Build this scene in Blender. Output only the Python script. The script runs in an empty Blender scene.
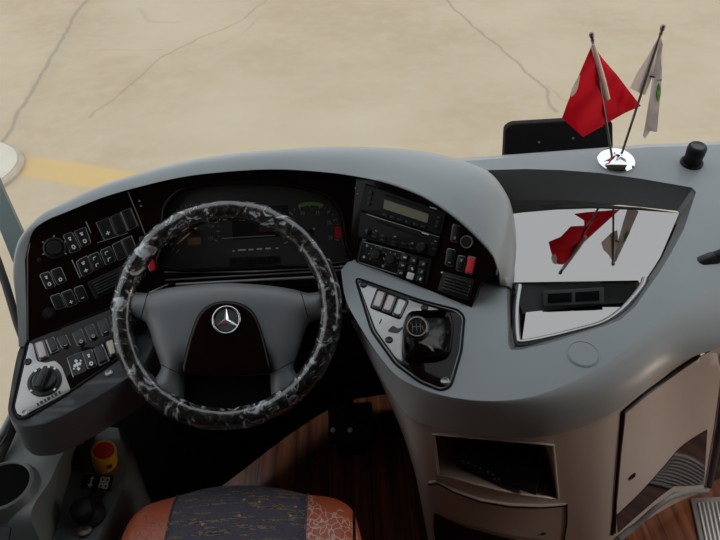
import bpy, bmesh, math, random
from mathutils import Vector as V, Matrix
from mathutils.bvhtree import BVHTree
from mathutils import geometry as geo
random.seed(7)
SC = bpy.context.scene
COL = SC.collection
R = math.radians

# ------------------------------------------------------------------ camera
CAM = V((0, 0, 1.74)); PITCH = R(37); ROLL = R(3); F = 720.0
f0 = V((0, math.cos(PITCH), -math.sin(PITCH)))
u0 = V((0, math.sin(PITCH), math.cos(PITCH))); r0 = V((1, 0, 0))
AR = r0*math.cos(ROLL) - u0*math.sin(ROLL)
AU = u0*math.cos(ROLL) + r0*math.sin(ROLL)
cam = bpy.data.cameras.new('camera'); co = bpy.data.objects.new('camera', cam); COL.objects.link(co)
m = Matrix((AR, AU, -f0)).transposed().to_4x4(); m.translation = CAM
co.matrix_world = m
cam.sensor_width = 36; cam.lens = 36*F/720; cam.clip_start = 0.02
SC.camera = co

# ------------------------------------------------------------------ sky, exposure
w = bpy.data.worlds.new('sky'); SC.world = w; w.use_nodes = True
nt = w.node_tree; bg = nt.nodes['Background']
tc = nt.nodes.new('ShaderNodeTexCoord'); sx = nt.nodes.new('ShaderNodeSeparateXYZ'); cr = nt.nodes.new('ShaderNodeValToRGB')
nt.links.new(tc.outputs['Generated'], sx.inputs[0]); nt.links.new(sx.outputs['Z'], cr.inputs[0]); nt.links.new(cr.outputs[0], bg.inputs['Color'])
cr.color_ramp.elements[0].position = 0.0; cr.color_ramp.elements[0].color = (1.0, .96, .91, 1)
cr.color_ramp.elements[1].position = 0.8; cr.color_ramp.elements[1].color = (.86, .94, 1.0, 1)
bg.inputs['Strength'].default_value = 1.3
SC.view_settings.view_transform = 'Standard'; SC.view_settings.look = 'None'
SC.view_settings.exposure = 0.0; SC.view_settings.gamma = 1.0; SC.view_settings.use_curve_mapping = False

# unseen warm fill light added at the door side to brighten skirt and hatch
la = bpy.data.lights.new('added_warm_fill', 'AREA'); la.shape = 'RECTANGLE'; la.size = .30; la.size_y = .15; la.energy = 4.5; la.color = (1, .82, .66)
lo_ = bpy.data.objects.new('added_warm_fill', la); COL.objects.link(lo_); lo_.location = (1.70, .70, .75)
lo_.rotation_euler = (V((.75, 1.12, .45))-V((1.70, .70, .75))).to_track_quat('-Z', 'Y').to_euler()

# ------------------------------------------------------------------ rays and surfaces
def ray(px, py):
    return (f0 + AR*((px-360)/F) + AU*((270-py)/F))
def W(px, py, d): return CAM + ray(px, py)*d
def WZ(px, py, z):
    r = ray(px, py); return CAM + r*((z-CAM.z)/r.z)
class Plane:
    def __init__(s, p, n): s.p = V(p); s.n = V(n).normalized()
    def hit(s, px, py):
        r = ray(px, py); return CAM + r*((s.p-CAM).dot(s.n)/r.dot(s.n)), s.n
    def off(s, h): return Plane(s.p + s.n*h, s.n)
class Mesh:
    def __init__(s, verts, faces): s.b = BVHTree.FromPolygons(verts, faces)
    def hit(s, px, py):
        r = ray(px, py).normalized(); p, n, i, d = s.b.ray_cast(CAM, r)
        k = 0
        while p is None and k < 60:      # past the edge: carry the nearest facet on
            k += 1
            for qx, qy in ((px, py-2*k), (px-1.5*k, py), (px, py+2*k)):
                p, n, i, d = s.b.ray_cast(CAM, ray(qx, qy).normalized())
                if p is not None:
                    p = CAM + r*((p-CAM).dot(n)/r.dot(n)); break
        if n.dot(r) > 0: n = -n
        return p, n
def depth(p): return (V(p)-CAM).dot(f0)

# ------------------------------------------------------------------ materials
def mat(name, col, rough=.5, metal=0, spec=.5, coat=0, bump=0, bscale=300, var=0, vscale=8, col2=None):
    M = bpy.data.materials.new(name); M.use_nodes = True
    n = M.node_tree; b = n.nodes['Principled BSDF']
    b.inputs['Base Color'].default_value = (*col, 1); b.inputs['Roughness'].default_value = rough
    b.inputs['Metallic'].default_value = metal; b.inputs['Specular IOR Level'].default_value = spec
    b.inputs['Coat Weight'].default_value = coat; b.inputs['Coat Roughness'].default_value = .05
    t = None
    if bump or var:
        t = n.nodes.new('ShaderNodeTexCoord')
    if bump:
        x = n.nodes.new('ShaderNodeTexNoise'); x.inputs['Scale'].default_value = bscale; x.inputs['Detail'].default_value = 3
        n.links.new(t.outputs['Object'], x.inputs['Vector'])
        k = n.nodes.new('ShaderNodeBump'); k.inputs['Strength'].default_value = bump; k.inputs['Distance'].default_value = .002
        n.links.new(x.outputs['Fac'], k.inputs['Height']); n.links.new(k.outputs[0], b.inputs['Normal'])
    if var:
        x = n.nodes.new('ShaderNodeTexNoise'); x.inputs['Scale'].default_value = vscale; x.inputs['Detail'].default_value = 6
        n.links.new(t.outputs['Object'], x.inputs['Vector'])
        c = n.nodes.new('ShaderNodeValToRGB')
        c2 = col2 or tuple(q*(1-var) for q in col)
        c.color_ramp.elements[0].color = (*c2, 1); c.color_ramp.elements[1].color = (*col, 1)
        c.color_ramp.elements[0].position = .35; c.color_ramp.elements[1].position = .65
        n.links.new(x.outputs['Fac'], c.inputs[0]); n.links.new(c.outputs[0], b.inputs['Base Color'])
    return M
def emat(name, col, s):
    M = mat(name, col, .5); b = M.node_tree.nodes['Principled BSDF']
    b.inputs['Emission Color'].default_value = (*col, 1); b.inputs['Emission Strength'].default_value = s
    return M
def glass(name, ior=1.45, tint=(1, 1, 1), rough=0.0, f=1.0):
    M = bpy.data.materials.new(name); M.use_nodes = True; n = M.node_tree
    n.nodes.remove(n.nodes['Principled BSDF']); o = n.nodes['Material Output']
    a = n.nodes.new('ShaderNodeBsdfTransparent'); a.inputs[0].default_value = (*tint, 1)
    g = n.nodes.new('ShaderNodeBsdfGlossy'); g.inputs['Roughness'].default_value = rough
    ge_ = n.nodes.new('ShaderNodeNewGeometry'); dt_ = n.nodes.new('ShaderNodeVectorMath'); dt_.operation = 'DOT_PRODUCT'
    n.links.new(ge_.outputs['Normal'], dt_.inputs[0]); n.links.new(ge_.outputs['Incoming'], dt_.inputs[1])
    fr = None
    for op, v2 in (('ABSOLUTE', 0), ('SUBTRACT', 1), ('POWER', 5), ('MULTIPLY_ADD', .96)):   # Schlick, the same from both sides
        k = n.nodes.new('ShaderNodeMath'); k.operation = op
        if op == 'SUBTRACT': k.inputs[0].default_value = 1; n.links.new(fr, k.inputs[1])
        else:
            n.links.new(dt_.outputs['Value'] if fr is None else fr, k.inputs[0]); k.inputs[1].default_value = v2; k.inputs[2].default_value = .04
        fr = k.outputs[0]
    fr = k
    ml = n.nodes.new('ShaderNodeMath'); ml.operation = 'MULTIPLY'; ml.inputs[1].default_value = f
    mx = n.nodes.new('ShaderNodeMixShader')
    n.links.new(fr.outputs[0], ml.inputs[0]); n.links.new(ml.outputs[0], mx.inputs[0])
    n.links.new(a.outputs[0], mx.inputs[1]); n.links.new(g.outputs[0], mx.inputs[2]); n.links.new(mx.outputs[0], o.inputs[0])
    return M
M_gray = mat('soft_gray_plastic', (.31, .34, .35), .37, spec=.5, bump=.10, bscale=900, var=.05, vscale=6)
M_dgray = mat('dark_gray_plastic', (.085, .092, .098), .5, spec=.4, bump=.12, bscale=900)
M_pod = mat('pod_gray_plastic', (.088, .094, .097), .42, spec=.45, bump=.12, bscale=900)
M_mgray = mat('mid_gray_plastic', (.17, .178, .18), .48, spec=.45, bump=.12, bscale=900)
M_skirt = mat('warm_lit_gray_plastic', (.47, .42, .385), .36, spec=.45, bump=.10, bscale=900)  # same plastic as the top, with warm door light put into the colour
M_gloss = mat('black_gloss_lacquer', (.010, .004, .004), .07, spec=.18)
M_wine = mat('dark_wine_lacquer', (.030, .006, .007), .12, spec=.4)
M_black = mat('black_plastic', (.009, .009, .0095), .45, spec=.15)
M_mblack = mat('matte_black', (.008, .008, .008), .8, spec=.2)
M_key = mat('switch_black', (.020, .020, .021), .30, spec=.3)
M_edge = mat('gray_trim_line', (.30, .30, .30), .3, metal=.6)
M_chrome = mat('chrome', (.85, .86, .87), .07, metal=1)
M_silver = mat('silver_paint', (.40, .385, .375), .35, metal=.55, bump=.05, bscale=500)
M_pink = mat('worn_silver_key', (.42, .36, .35), .3, metal=.3)
M_beige = mat('beige_key', (.60, .54, .42), .4)
M_white = mat('white_print', (.80, .80, .78), .5)
M_frame = mat('switch_frame', (.035, .035, .036), .2, spec=.6)
M_dimw = mat('faded_white_print', (.36, .36, .36), .5)
M_red = mat('red_plastic', (.62, .012, .018), .35)
M_redkey = emat('red_lit_key', (.55, .02, .025), .12)
M_orange = mat('orange_needle', (.75, .30, .03), .5)
M_yel = mat('yellow_plastic', (.92, .44, .02), .4)
M_lcd = mat('lcd_olive', (.20, .19, .12), .35)
M_mirror = mat('dark_mirror_acrylic', (.335, .315, .30), .015, metal=1)
M_boot = mat('black_leather', (.011, .011, .012), .38, bump=.5, bscale=120)
M_seat = mat('orange_leather', (.42, .085, .030), .42, spec=.5, bump=.25, bscale=200)
M_rub = mat('black_rubber', (.012, .012, .012), .6)
M_glass = glass('clear_glass', 1.45, f=.6)
M_lens = glass('cluster_lens', 1.35, f=1.0)

# ------------------------------------------------------------------ mesh helpers
def wloc(o):
    p = V((0, 0, 0))
    while o is not None:
        p += o.location; o = o.parent
    return p
def link(name, verts, faces, m, parent=None, smooth=True, ang=40):
    me = bpy.data.meshes.new(name)
    verts = [V(v) for v in verts]
    lo = V(tuple(min(v[i] for v in verts) for i in range(3))); hi = V(tuple(max(v[i] for v in verts) for i in range(3)))
    c = (lo+hi)/2
    if parent is None: c.z = lo.z
    me.from_pydata([v-c for v in verts], [], faces); me.update()
    bm = bmesh.new(); bm.from_mesh(me)
    bmesh.ops.remove_doubles(bm, verts=bm.verts, dist=1e-6)
    bmesh.ops.recalc_face_normals(bm, faces=bm.faces)
    for fc in bm.faces: fc.smooth = smooth
    if smooth:
        a = R(ang)
        for e in bm.edges:
            if len(e.link_faces) == 2 and e.calc_face_angle(0) > a: e.smooth = False
    bm.to_mesh(me); bm.free()
    me.materials.append(m)
    o = bpy.data.objects.new(name, me); COL.objects.link(o)
    if parent is not None:
        o.parent = parent; o.location = c - wloc(parent)
    else: o.location = c
    return o
def tag(o, label=None, cat=None, group=None, kind=None):
    if label: o['label'] = label
    if cat: o['category'] = cat
    if group: o['group'] = group
    if kind: o['kind'] = kind
    return o
def thing(name, loc, label, cat, group=None):
    o = bpy.data.objects.new(name, None); COL.objects.link(o); o.location = loc; o.empty_display_size = .05
    return tag(o, label, cat, group)
class MB:
    def __init__(s): s.v = []; s.f = []
    def add(s, v, f):
        k = len(s.v); s.v += [V(q) for q in v]; s.f += [tuple(i+k for i in q) for q in f]; return s
    def build(s, name, m, parent=None, **k): return link(name, s.v, s.f, m, parent, **k)
def cr1(P, n, closed=False):
    """Catmull-Rom through tuples, n samples per span"""
    out = []; N = len(P); P = [V(p) for p in P]
    rng = range(N if closed else N-1)
    for i in rng:
        if closed: a, b, c, d = P[i-1], P[i], P[(i+1) % N], P[(i+2) % N]
        else:
            b, c = P[i], P[i+1]; a = P[i-1] if i > 0 else b*2-c; d = P[i+2] if i+2 < N else c*2-b
        for k in range(n):
            t = k/n
            out.append(.5*((2*b) + (c-a)*t + (2*a-5*b+4*c-d)*t*t + (3*b-a-3*c+d)*t**3))
    if not closed: out.append(P[-1].copy())
    return out
def rc(P, r, n=4):
    """round the corners of a closed 2-D polygon by r"""
    out = []; N = len(P); P = [V((p[0], p[1])) for p in P]
    for i in range(N):
        a, b, c = P[i-1], P[i], P[(i+1) % N]
        q = min(r, (a-b).length*.45, (c-b).length*.45)
        s = b+(a-b).normalized()*q; e = b+(c-b).normalized()*q
        for k in range(n+1):
            t = k/n; out.append(s*(1-t)**2 + b*2*t*(1-t) + e*t*t)
    return [(p.x, p.y) for p in out]
def sm(P, n=6, closed=True): return [(p.x, p.y) for p in cr1([V((*q, 0)) for q in P], n, closed)]
def frame(n):
    n = V(n).normalized(); x = V((1, 0, 0)); x = (x - n*x.dot(n)).normalized(); return x, n.cross(x), n
def inset(P2, q):
    """inset a 2-D ccw polygon by q"""
    N = len(P2); out = []
    for i in range(N):
        a, b, c = P2[i-1], P2[i], P2[(i+1) % N]
        d1 = (b-a); d2 = (c-b)
        if d1.length < 1e-9 or d2.length < 1e-9: out.append(b.copy()); continue
        d1.normalize(); d2.normalize()
        n1 = V((-d1.y, d1.x)); n2 = V((-d2.y, d2.x)); s = n1+n2
        if s.length < 1e-6: out.append(b.copy()); continue
        s.normalize(); k = q/max(.45, s.dot(n1)); out.append(b + s*k)
    return out
def prism(pts3, n, h, depth_in=0.0, bevel=0.0, br=3, holes=(), back=True):
    """raise a planar 3-D polygon along n by h with rounded top edge; returns verts, faces"""
    ex, ey, n = frame(n); o = pts3[0]
    def to2(P): return [V(((p-o).dot(ex), (p-o).dot(ey))) for p in P]
    def to3(q, z): return o + ex*q.x + ey*q.y + n*z
    P = to2(pts3)
    ar = sum(P[i-1].x*P[i].y - P[i].x*P[i-1].y for i in range(len(P)))
    if ar < 0: P.reverse()
    rings = [(P, -depth_in)]
    if bevel > 0:
        bvl = min(bevel, h+depth_in)
        for k in range(br+1):
            a = k/br*math.pi/2
            rings.append((inset(P, bevel*(1-math.cos(a))), h-bvl+bvl*math.sin(a)))
    else: rings.append((P, h))
    N = len(P); v = []; f = []
    for ring, z in rings: v += [to3(q, z) for q in ring]
    for k in range(len(rings)-1):
        for i in range(N):
            j = (i+1) % N; f.append((k*N+i, k*N+j, (k+1)*N+j, (k+1)*N+i))
    top = rings[-1][0]; b = (len(rings)-1)*N
    hl = [to2(q) for q in holes]
    loops = [[V((q.x, q.y, 0)) for q in top]] + [[V((q.x, q.y, 0)) for q in H] for H in hl]
    idx = list(range(b, b+N)); 
    for H in hl:
        k = len(v); v += [to3(q, h) for q in H]; idx += list(range(k, k+len(H)))
        k2 = len(v); v += [to3(q, -depth_in) for q in H]; L = len(H)
        for i in range(L): f.append((k+i, k+(i+1) % L, k2+(i+1) % L, k2+i))
    for t in geo.tessellate_polygon(loops): f.append(tuple(idx[i] for i in t))
    if back and not hl: f.append(tuple(range(N-1, -1, -1)))
    return v, f
def on(S, pts): return [S.hit(x, y)[0] for x, y in pts]
def slab(name, S, px, h, m, parent=None, din=.0, bevel=0, br=3, rnd=0, holes=(), ang=40):
    if rnd: px = rc(px, rnd)
    v, f = prism(on(S, px), S.n, h, din, bevel, br, [on(S, q) for q in holes])
    return link(name, v, f, m, parent, ang=ang)
def quad(c, hw, hh, a=0):
    ca, sa = math.cos(a), math.sin(a)
    return [(c[0]+x*hw*ca-y*hh*sa, c[1]+x*hw*sa+y*hh*ca) for x, y in ((-1, -1), (1, -1), (1, 1), (-1, 1))]
def lerp(a, b, t): return tuple(a[i]+(b[i]-a[i])*t for i in range(len(a)))
def qp(Q, u, v):
    """point inside a TL,TR,BR,BL quad"""
    return lerp(lerp(Q[0], Q[1], u), lerp(Q[3], Q[2], u), v)
def qsub(Q, u0, v0, u1, v1): return [qp(Q, u0, v0), qp(Q, u1, v0), qp(Q, u1, v1), qp(Q, u0, v1)]
def lathe(name, o, ax, prof, m, parent=None, seg=40, ang=35, xdir=None):
    """prof: list of (radius, height along ax)"""
    ex, ey, n = frame(ax); v = []; f = []
    for r, h in prof:
        for k in range(seg):
            a = 2*math.pi*k/seg; v.append(V(o)+ex*(r*math.cos(a))+ey*(r*math.sin(a))+n*h)
    for i in range(len(prof)-1):
        for k in range(seg):
            j = (k+1) % seg; f.append((i*seg+k, i*seg+j, (i+1)*seg+j, (i+1)*seg+k))
    if prof[0][0] > 1e-6: f.append(tuple(range(seg-1, -1, -1)))
    if prof[-1][0] > 1e-6: f.append(tuple(range((len(prof)-1)*seg, len(prof)*seg)))
    return link(name, v, f, m, parent, ang=ang)
def tube_vf(P, rad, seg=12, closed=False, cap=True):
    P = [V(p) for p in P]; N = len(P); v = []; f = []
    if not hasattr(rad, '__len__'): rad = [rad]*N
    prev = None
    for i in range(N):
        if closed: t = P[(i+1) % N]-P[i-1]
        else: t = P[min(i+1, N-1)]-P[max(i-1, 0)]
        t.normalize()
        if prev is None:
            a = V((0, 0, 1)) if abs(t.z) < .9 else V((1, 0, 0)); ex = (a-t*a.dot(t)).normalized()
        else: ex = (prev-t*prev.dot(t)).normalized()
        prev = ex; ey = t.cross(ex)
        for k in range(seg):
            a = 2*math.pi*k/seg; v.append(P[i]+ex*rad[i]*math.cos(a)+ey*rad[i]*math.sin(a))
    for i in range(N if closed else N-1):
        for k in range(seg):
            j = (k+1) % seg; a = i*seg; b = ((i+1) % N)*seg
            f.append((a+k, a+j, b+j, b+k))
    if cap and not closed:
        f.append(tuple(range(seg-1, -1, -1))); f.append(tuple(range((N-1)*seg, N*seg)))
    return v, f
def tube(name, P, rad, m, parent=None, seg=12, closed=False):
    v, f = tube_vf(P, rad, seg, closed); return link(name, v, f, m, parent)
def grid_vf(rows, closed=False, skip=None):
    v = []; f = []; n = len(rows[0])
    for r in rows: v += [V(p) for p in r]
    for i in range(len(rows)-1):
        for k in range(n if closed else n-1):
            if skip and skip(i, k): continue
            j = (k+1) % n; f.append((i*n+k, i*n+j, (i+1)*n+j, (i+1)*n+k))
    return v, f
def loft(rows, nu=3, nv=3):
    """smooth a grid of points both ways"""
    rows = [cr1(r, nu) for r in rows]
    cols = [cr1([r[i] for r in rows], nv) for i in range(len(rows[0]))]
    return [[c[j] for c in cols] for j in range(len(cols[0]))]
def patch(name, S, px, h, m, parent=None, step=10, din=.004, ang=40):
    """a panel that follows a curved surface, raised by h"""
    px = [V(p) for p in px]
    xs = [p.x for p in px]; ys = [p.y for p in px]
    pts = list(px); N = len(px)
    y = min(ys)+step/2
    while y < max(ys):
        x = min(xs)+step/2
        while x < max(xs):
            q = V((x, y)); ins = False
            for i in range(N):
                a, b = px[i-1], px[i]
                if (a.y > y) != (b.y > y) and x < (b.x-a.x)*(y-a.y)/(b.y-a.y)+a.x: ins = not ins
            if ins and min((geo.intersect_point_line(q, px[i-1], px[i])[0].to_2d()-q).length for i in range(N)) > step*.4: pts.append(q)
            x += step
        y += step
    vo, eo, fo, ov, oe, of = geo.delaunay_2d_cdt(pts, [(i, (i+1) % N) for i in range(N)], [], 1, 1e-4)
    v = []; lowv = []
    for q in vo:
        p, n = S.hit(q.x, q.y); v.append(p+n*h); lowv.append(p-n*din)
    n0 = len(v); f = [tuple(t) for t in fo]
    edge = {}
    for t in fo:
        for i in range(len(t)):
            e = (t[i], t[(i+1) % len(t)]); edge[e] = 1
    vv = v+lowv
    for (a, b) in edge:
        if (b, a) not in edge: f.append((b, a, a+n0, b+n0))
    return link(name, vv, f, m, parent, ang=ang)
def pillow(name, S, px, H, w, m, parent=None, step=5, din=.01, ang=60):
    """a cushion-like cover on a plane: rises to H over a border w pixels wide"""
    px = [V(q) for q in px]; N = len(px); pts = list(px)
    def dist(q): return min((geo.intersect_point_line(q, px[i-1], px[i])[0].to_2d()-q).length if 0 <= geo.intersect_point_line(q, px[i-1], px[i])[1] <= 1 else min((q-px[i-1]).length, (q-px[i]).length) for i in range(N))
    y = min(q.y for q in px)+step/2
    while y < max(q.y for q in px):
        x = min(q.x for q in px)+step/2
        while x < max(q.x for q in px):
            ins = False
            for i in range(N):
                a, b = px[i-1], px[i]
                if (a.y > y) != (b.y > y) and x < (b.x-a.x)*(y-a.y)/(b.y-a.y)+a.x: ins = not ins
            if ins and dist(V((x, y))) > 1.2: pts.append(V((x, y)))
            x += step
        y += step
    vo, eo, fo, *_ = geo.delaunay_2d_cdt(pts, [(i, (i+1) % N) for i in range(N)], [], 1, 1e-4)
    v = []; lo = []
    for q in vo:
        t = min(1, dist(q)/w); p, n = S.hit(q.x, q.y); v.append(p+n*H*math.sqrt(max(0, 1-(1-t)**2))); lo.append(p-n*din)
    k = len(v); f = [tuple(t) for t in fo]; e = {}
    for t in fo:
        for i in range(len(t)): e[(t[i], t[(i+1) % len(t)])] = 1
    f += [(b, a, a+k, b+k) for (a, b) in e if (b, a) not in e]
    return link(name, v+lo, f, m, parent, ang=ang)
def box_vf(lo, hi):
    x0, y0, z0 = lo; x1, y1, z1 = hi
    v = [(x0, y0, z0), (x1, y0, z0), (x1, y1, z0), (x0, y1, z0), (x0, y0, z1), (x1, y0, z1), (x1, y1, z1), (x0, y1, z1)]
    return v, [(0, 3, 2, 1), (4, 5, 6, 7), (0, 1, 5, 4), (1, 2, 6, 5), (2, 3, 7, 6), (3, 0, 4, 7)]
def box(name, lo, hi, m, parent=None): return link(name, *box_vf(lo, hi), m, parent, smooth=False)
def text_obj(name, s, size, o, ex, ey, m, parent, h=.0004):
    c = bpy.data.curves.new('lettering', 'FONT'); c.body = s; c.size = size; c.align_x = 'CENTER'; c.align_y = 'CENTER'; c.resolution_u = 2
    t = bpy.data.objects.new('lettering', c); COL.objects.link(t)
    bpy.context.view_layer.update()
    me = bpy.data.meshes.new_from_object(t.evaluated_get(bpy.context.evaluated_depsgraph_get()))
    v = [V(o)+ex*q.co.x+ey*q.co.y+ex.cross(ey)*h for q in me.vertices]; f = [tuple(p.vertices) for p in me.polygons]
    bpy.data.objects.remove(t); bpy.data.curves.remove(c); bpy.data.meshes.remove(me)
    return v, f

# ------------------------------------------------------------------ working surfaces of the dashboard
A = R(36)
PC = Plane(W(255, 225, 1.53), (0, -math.cos(A), math.sin(A)))
def yawp(px, py, yaw):
    return Plane(PC.hit(px, py)[0], (-math.sin(yaw)*math.cos(A), -math.cos(yaw)*math.cos(A), math.sin(A)))
PR = yawp(352, 225, R(28))
PL = yawp(147, 235, R(-25))
def topz(y, off=0): return .81 + .19*(y-1.08) + off
PT = Plane((0, 1.08, .81), (0, -.19, 1))
a_, b_ = PL.hit(27, 344)[0], PL.hit(114, 307)[0]
c_ = WZ(25, 418, a_.z-.055)
PP = Plane(a_, (b_-a_).cross(a_-c_) if (b_-a_).cross(a_-c_).z > 0 else -(b_-a_).cross(a_-c_))

# ================================================================== SETTING
GZ = -1.35
# --- yard outside: concrete slab with joints, cracks and a yellow line
def ground_mat():
    M = mat('yard_concrete', (.5, .42, .3), .85, spec=.2); n = M.node_tree; b = n.nodes['Principled BSDF']; L = n.links
    g = n.nodes.new('ShaderNodeNewGeometry')
    def noise(s, d=5):
        x = n.nodes.new('ShaderNodeTexNoise'); x.inputs['Scale'].default_value = s; x.inputs['Detail'].default_value = d
        L.new(g.outputs['Position'], x.inputs['Vector']); return x
    def math_(op, a, bb=None):
        k = n.nodes.new('ShaderNodeMath'); k.operation = op
        for i, q in enumerate((a, bb)):
            if q is None: continue
            if isinstance(q, (int, float)): k.inputs[i].default_value = q
            else: L.new(q, k.inputs[i])
        return k.outputs[0]
    n1 = noise(.55); n2 = noise(7, 8); n3 = noise(2.2, 4)
    r = n.nodes.new('ShaderNodeValToRGB'); r.color_ramp.elements[0].position = .34; r.color_ramp.elements[1].position = .68
    r.color_ramp.elements[0].color = (.43, .335, .225, 1); r.color_ramp.elements[1].color = (.50, .415, .295, 1)
    L.new(n1.outputs['Fac'], r.inputs[0]); col = r.outputs[0]
    def mix(col, fac, c, mode='MIX'):
        k = n.nodes.new('ShaderNodeMix'); k.data_type = 'RGBA'; k.blend_type = mode
        L.new(fac, k.inputs['Factor']); L.new(col, k.inputs['A']); k.inputs['B'].default_value = (*c, 1); return k.outputs['Result']
    sp = math_('MULTIPLY', math_('SUBTRACT', n2.outputs['Fac'], .42), 1.1)
    kk = n.nodes.new('ShaderNodeClamp'); L.new(sp, kk.inputs[0]); col = mix(col, kk.outputs[0], (.50, .435, .345))
    # warped position for ragged cracks
    vm = n.nodes.new('ShaderNodeVectorMath'); vm.operation = 'MULTIPLY_ADD'
    L.new(n3.outputs['Color'], vm.inputs[0]); vm.inputs[1].default_value = (.16, .16, 0); L.new(g.outputs['Position'], vm.inputs[2])
    vm2 = n.nodes.new('ShaderNodeVectorMath'); vm2.operation = 'SUBTRACT'; L.new(vm.outputs[0], vm2.inputs[0]); vm2.inputs[1].default_value = (.08, .08, 0)
    def seg(p, q, width, soft, warp=True):
        """mask of a stroke between two ground points"""
        src = vm2.outputs[0] if warp else g.outputs['Position']
        d = q-p; le = d.length; d = d/le
        a = n.nodes.new('ShaderNodeVectorMath'); a.operation = 'SUBTRACT'; L.new(src, a.inputs[0]); a.inputs[1].default_value = (p.x, p.y, GZ)
        t = n.nodes.new('ShaderNodeVectorMath'); t.operation = 'DOT_PRODUCT'; L.new(a.outputs[0], t.inputs[0]); t.inputs[1].default_value = (d.x, d.y, 0)
        c = n.nodes.new('ShaderNodeClamp'); L.new(t.outputs['Value'], c.inputs[0]); c.inputs['Max'].default_value = le
        sc = n.nodes.new('ShaderNodeVectorMath'); sc.operation = 'SCALE'; sc.inputs[0].default_value = (d.x, d.y, 0); L.new(c.outputs[0], sc.inputs['Scale'])
        ds = n.nodes.new('ShaderNodeVectorMath'); ds.operation = 'DISTANCE'; L.new(a.outputs[0], ds.inputs[0]); L.new(sc.outputs[0], ds.inputs[1])
        mr = n.nodes.new('ShaderNodeMapRange'); L.new(ds.outputs['Value'], mr.inputs[0])
        mr.inputs[1].default_value = width; mr.inputs[2].default_value = width+soft; mr.inputs[3].default_value = 1; mr.inputs[4].default_value = 0
        return mr.outputs[0]
    G = lambda x, y: WZ(x, y, GZ)
    def stroke(pts, width, soft, c, amt, warp=True):
        nonlocal col
        acc = None
        for p, q in zip(pts[:-1], pts[1:]):
            s = seg(G(*p), G(*q), width, soft, warp)
            acc = s if acc is None else math_('MAXIMUM', acc, s)
        col = mix(col, math_('MULTIPLY', acc, amt*.7), c)
    stroke([(20, 165), (60, 171), (130, 183), (200, 194)], .14, .07, (.60, .40, .14), .95, False)
    stroke([(98, -20), (85, 0), (45, 68), (10, 130), (0, 146)], .012, .025, (.20, .165, .125), .75)
    stroke([(92, -10), (60, 52), (20, 128)], .03, .16, (.33, .27, .20), .35)
    stroke([(90, 118), (130, 84), (165, 55), (200, 38), (240, 22), (272, -6)], .004, .022, (.27, .22, .17), .7)
    stroke([(165, 55), (215, 46), (240, 36), (262, 16)], .002, .014, (.30, .25, .2), .55)
    stroke([(75, 52), (110, 50), (165, 50)], .002, .02, (.34, .27, .2), .4)
    stroke([(425, -18), (448, 2), (475, 28), (500, 48), (530, 74), (545, 90), (556, 112)], .006, .022, (.24, .2, .155), .75)
    stroke([(545, 86), (560, 98), (600, 118)], .003, .018, (.3, .25, .2), .5)
    stroke([(140, 8), (150, 22), (178, 22)], .01, .05, (.3, .25, .19), .35)
    stroke([(120, 60), (100, 64)], .05, .2, (.40, .27, .17), .4)
    L.new(col, b.inputs['Base Color'])
    k = n.nodes.new('ShaderNodeBump'); k.inputs['Strength'].default_value = .3; k.inputs['Distance'].default_value = .01
    L.new(n2.outputs['Fac'], k.inputs['Height']); L.new(k.outputs[0], b.inputs['Normal'])
    return M
g = link('ground', [(-30, -30, GZ), (30, -30, GZ), (30, 40, GZ), (-30, 40, GZ)], [(0, 1, 2, 3)], ground_mat(), smooth=False)
tag(g, kind='structure')
# pale round concrete base at the left edge of the yard
cb = WZ(-48, 176, GZ)
M_conc = mat('pale_concrete', (.60, .55, .46), .8, var=.12, vscale=3, bump=.2, bscale=20)
M_concd = mat('concrete_rim', (.46, .40, .31), .85, var=.25, vscale=5)
t = thing('concrete_base', cb, 'pale round concrete base on the yard at the far left', 'concrete base')
rr = (WZ(13, 176, GZ)-cb).length
lathe('rim', cb, (0, 0, 1), [(rr+.05, 0), (rr+.05, .03), (rr+.03, .05), (rr, .05), (rr, .0)], M_concd, t, seg=64)
lathe('cap', cb, (0, 0, 1), [(rr, 0.0), (rr, .06), (rr-.03, .08), (0, .09)], M_conc, t, seg=64)

# --- wood floor
def wood():
    M = mat('wood_laminate', (.2, .06, .02), .32, spec=.5); n = M.node_tree; b = n.nodes['Principled BSDF']; L = n.links
    g = n.nodes.new('ShaderNodeNewGeometry'); mp = n.nodes.new('ShaderNodeMapping'); L.new(g.outputs['Position'], mp.inputs[0])
    mp.inputs['Scale'].default_value = (1, .06, 1)
    x = n.nodes.new('ShaderNodeTexNoise'); x.inputs['Scale'].default_value = 42; x.inputs['Detail'].default_value = 8; x.inputs['Distortion'].default_value = .4
    L.new(mp.outputs[0], x.inputs['Vector'])
    r = n.nodes.new('ShaderNodeValToRGB'); e = r.color_ramp.elements
    e[0].position = .33; e[0].color = (.07, .018, .007, 1); e[1].position = .67; e[1].color = (.29, .095, .036, 1)
    L.new(x.outputs['Fac'], r.inputs[0])
    s = n.nodes.new('ShaderNodeSeparateXYZ'); L.new(g.outputs['Position'], s.inputs[0])
    k = n.nodes.new('ShaderNodeMath'); k.operation = 'MODULO'; L.new(s.outputs['X'], k.inputs[0]); k.inputs[1].default_value = .11
    k2 = n.nodes.new('ShaderNodeMath'); k2.operation = 'ABSOLUTE'; L.new(k.outputs[0], k2.inputs[0])
    k3 = n.nodes.new('ShaderNodeMath'); k3.operation = 'LESS_THAN'; L.new(k2.outputs[0], k3.inputs[0]); k3.inputs[1].default_value = .0025
    mx = n.nodes.new('ShaderNodeMix'); mx.data_type = 'RGBA'; L.new(k3.outputs[0], mx.inputs['Factor']); L.new(r.outputs[0], mx.inputs['A']); mx.inputs['B'].default_value = (.03, .01, .005, 1)
    L.new(mx.outputs['Result'], b.inputs['Base Color'])
    return M
M_wood = wood()
XL, XR, YB, YF, ZC = -.80, 1.75, -2.6, 1.95, 2.1
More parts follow.
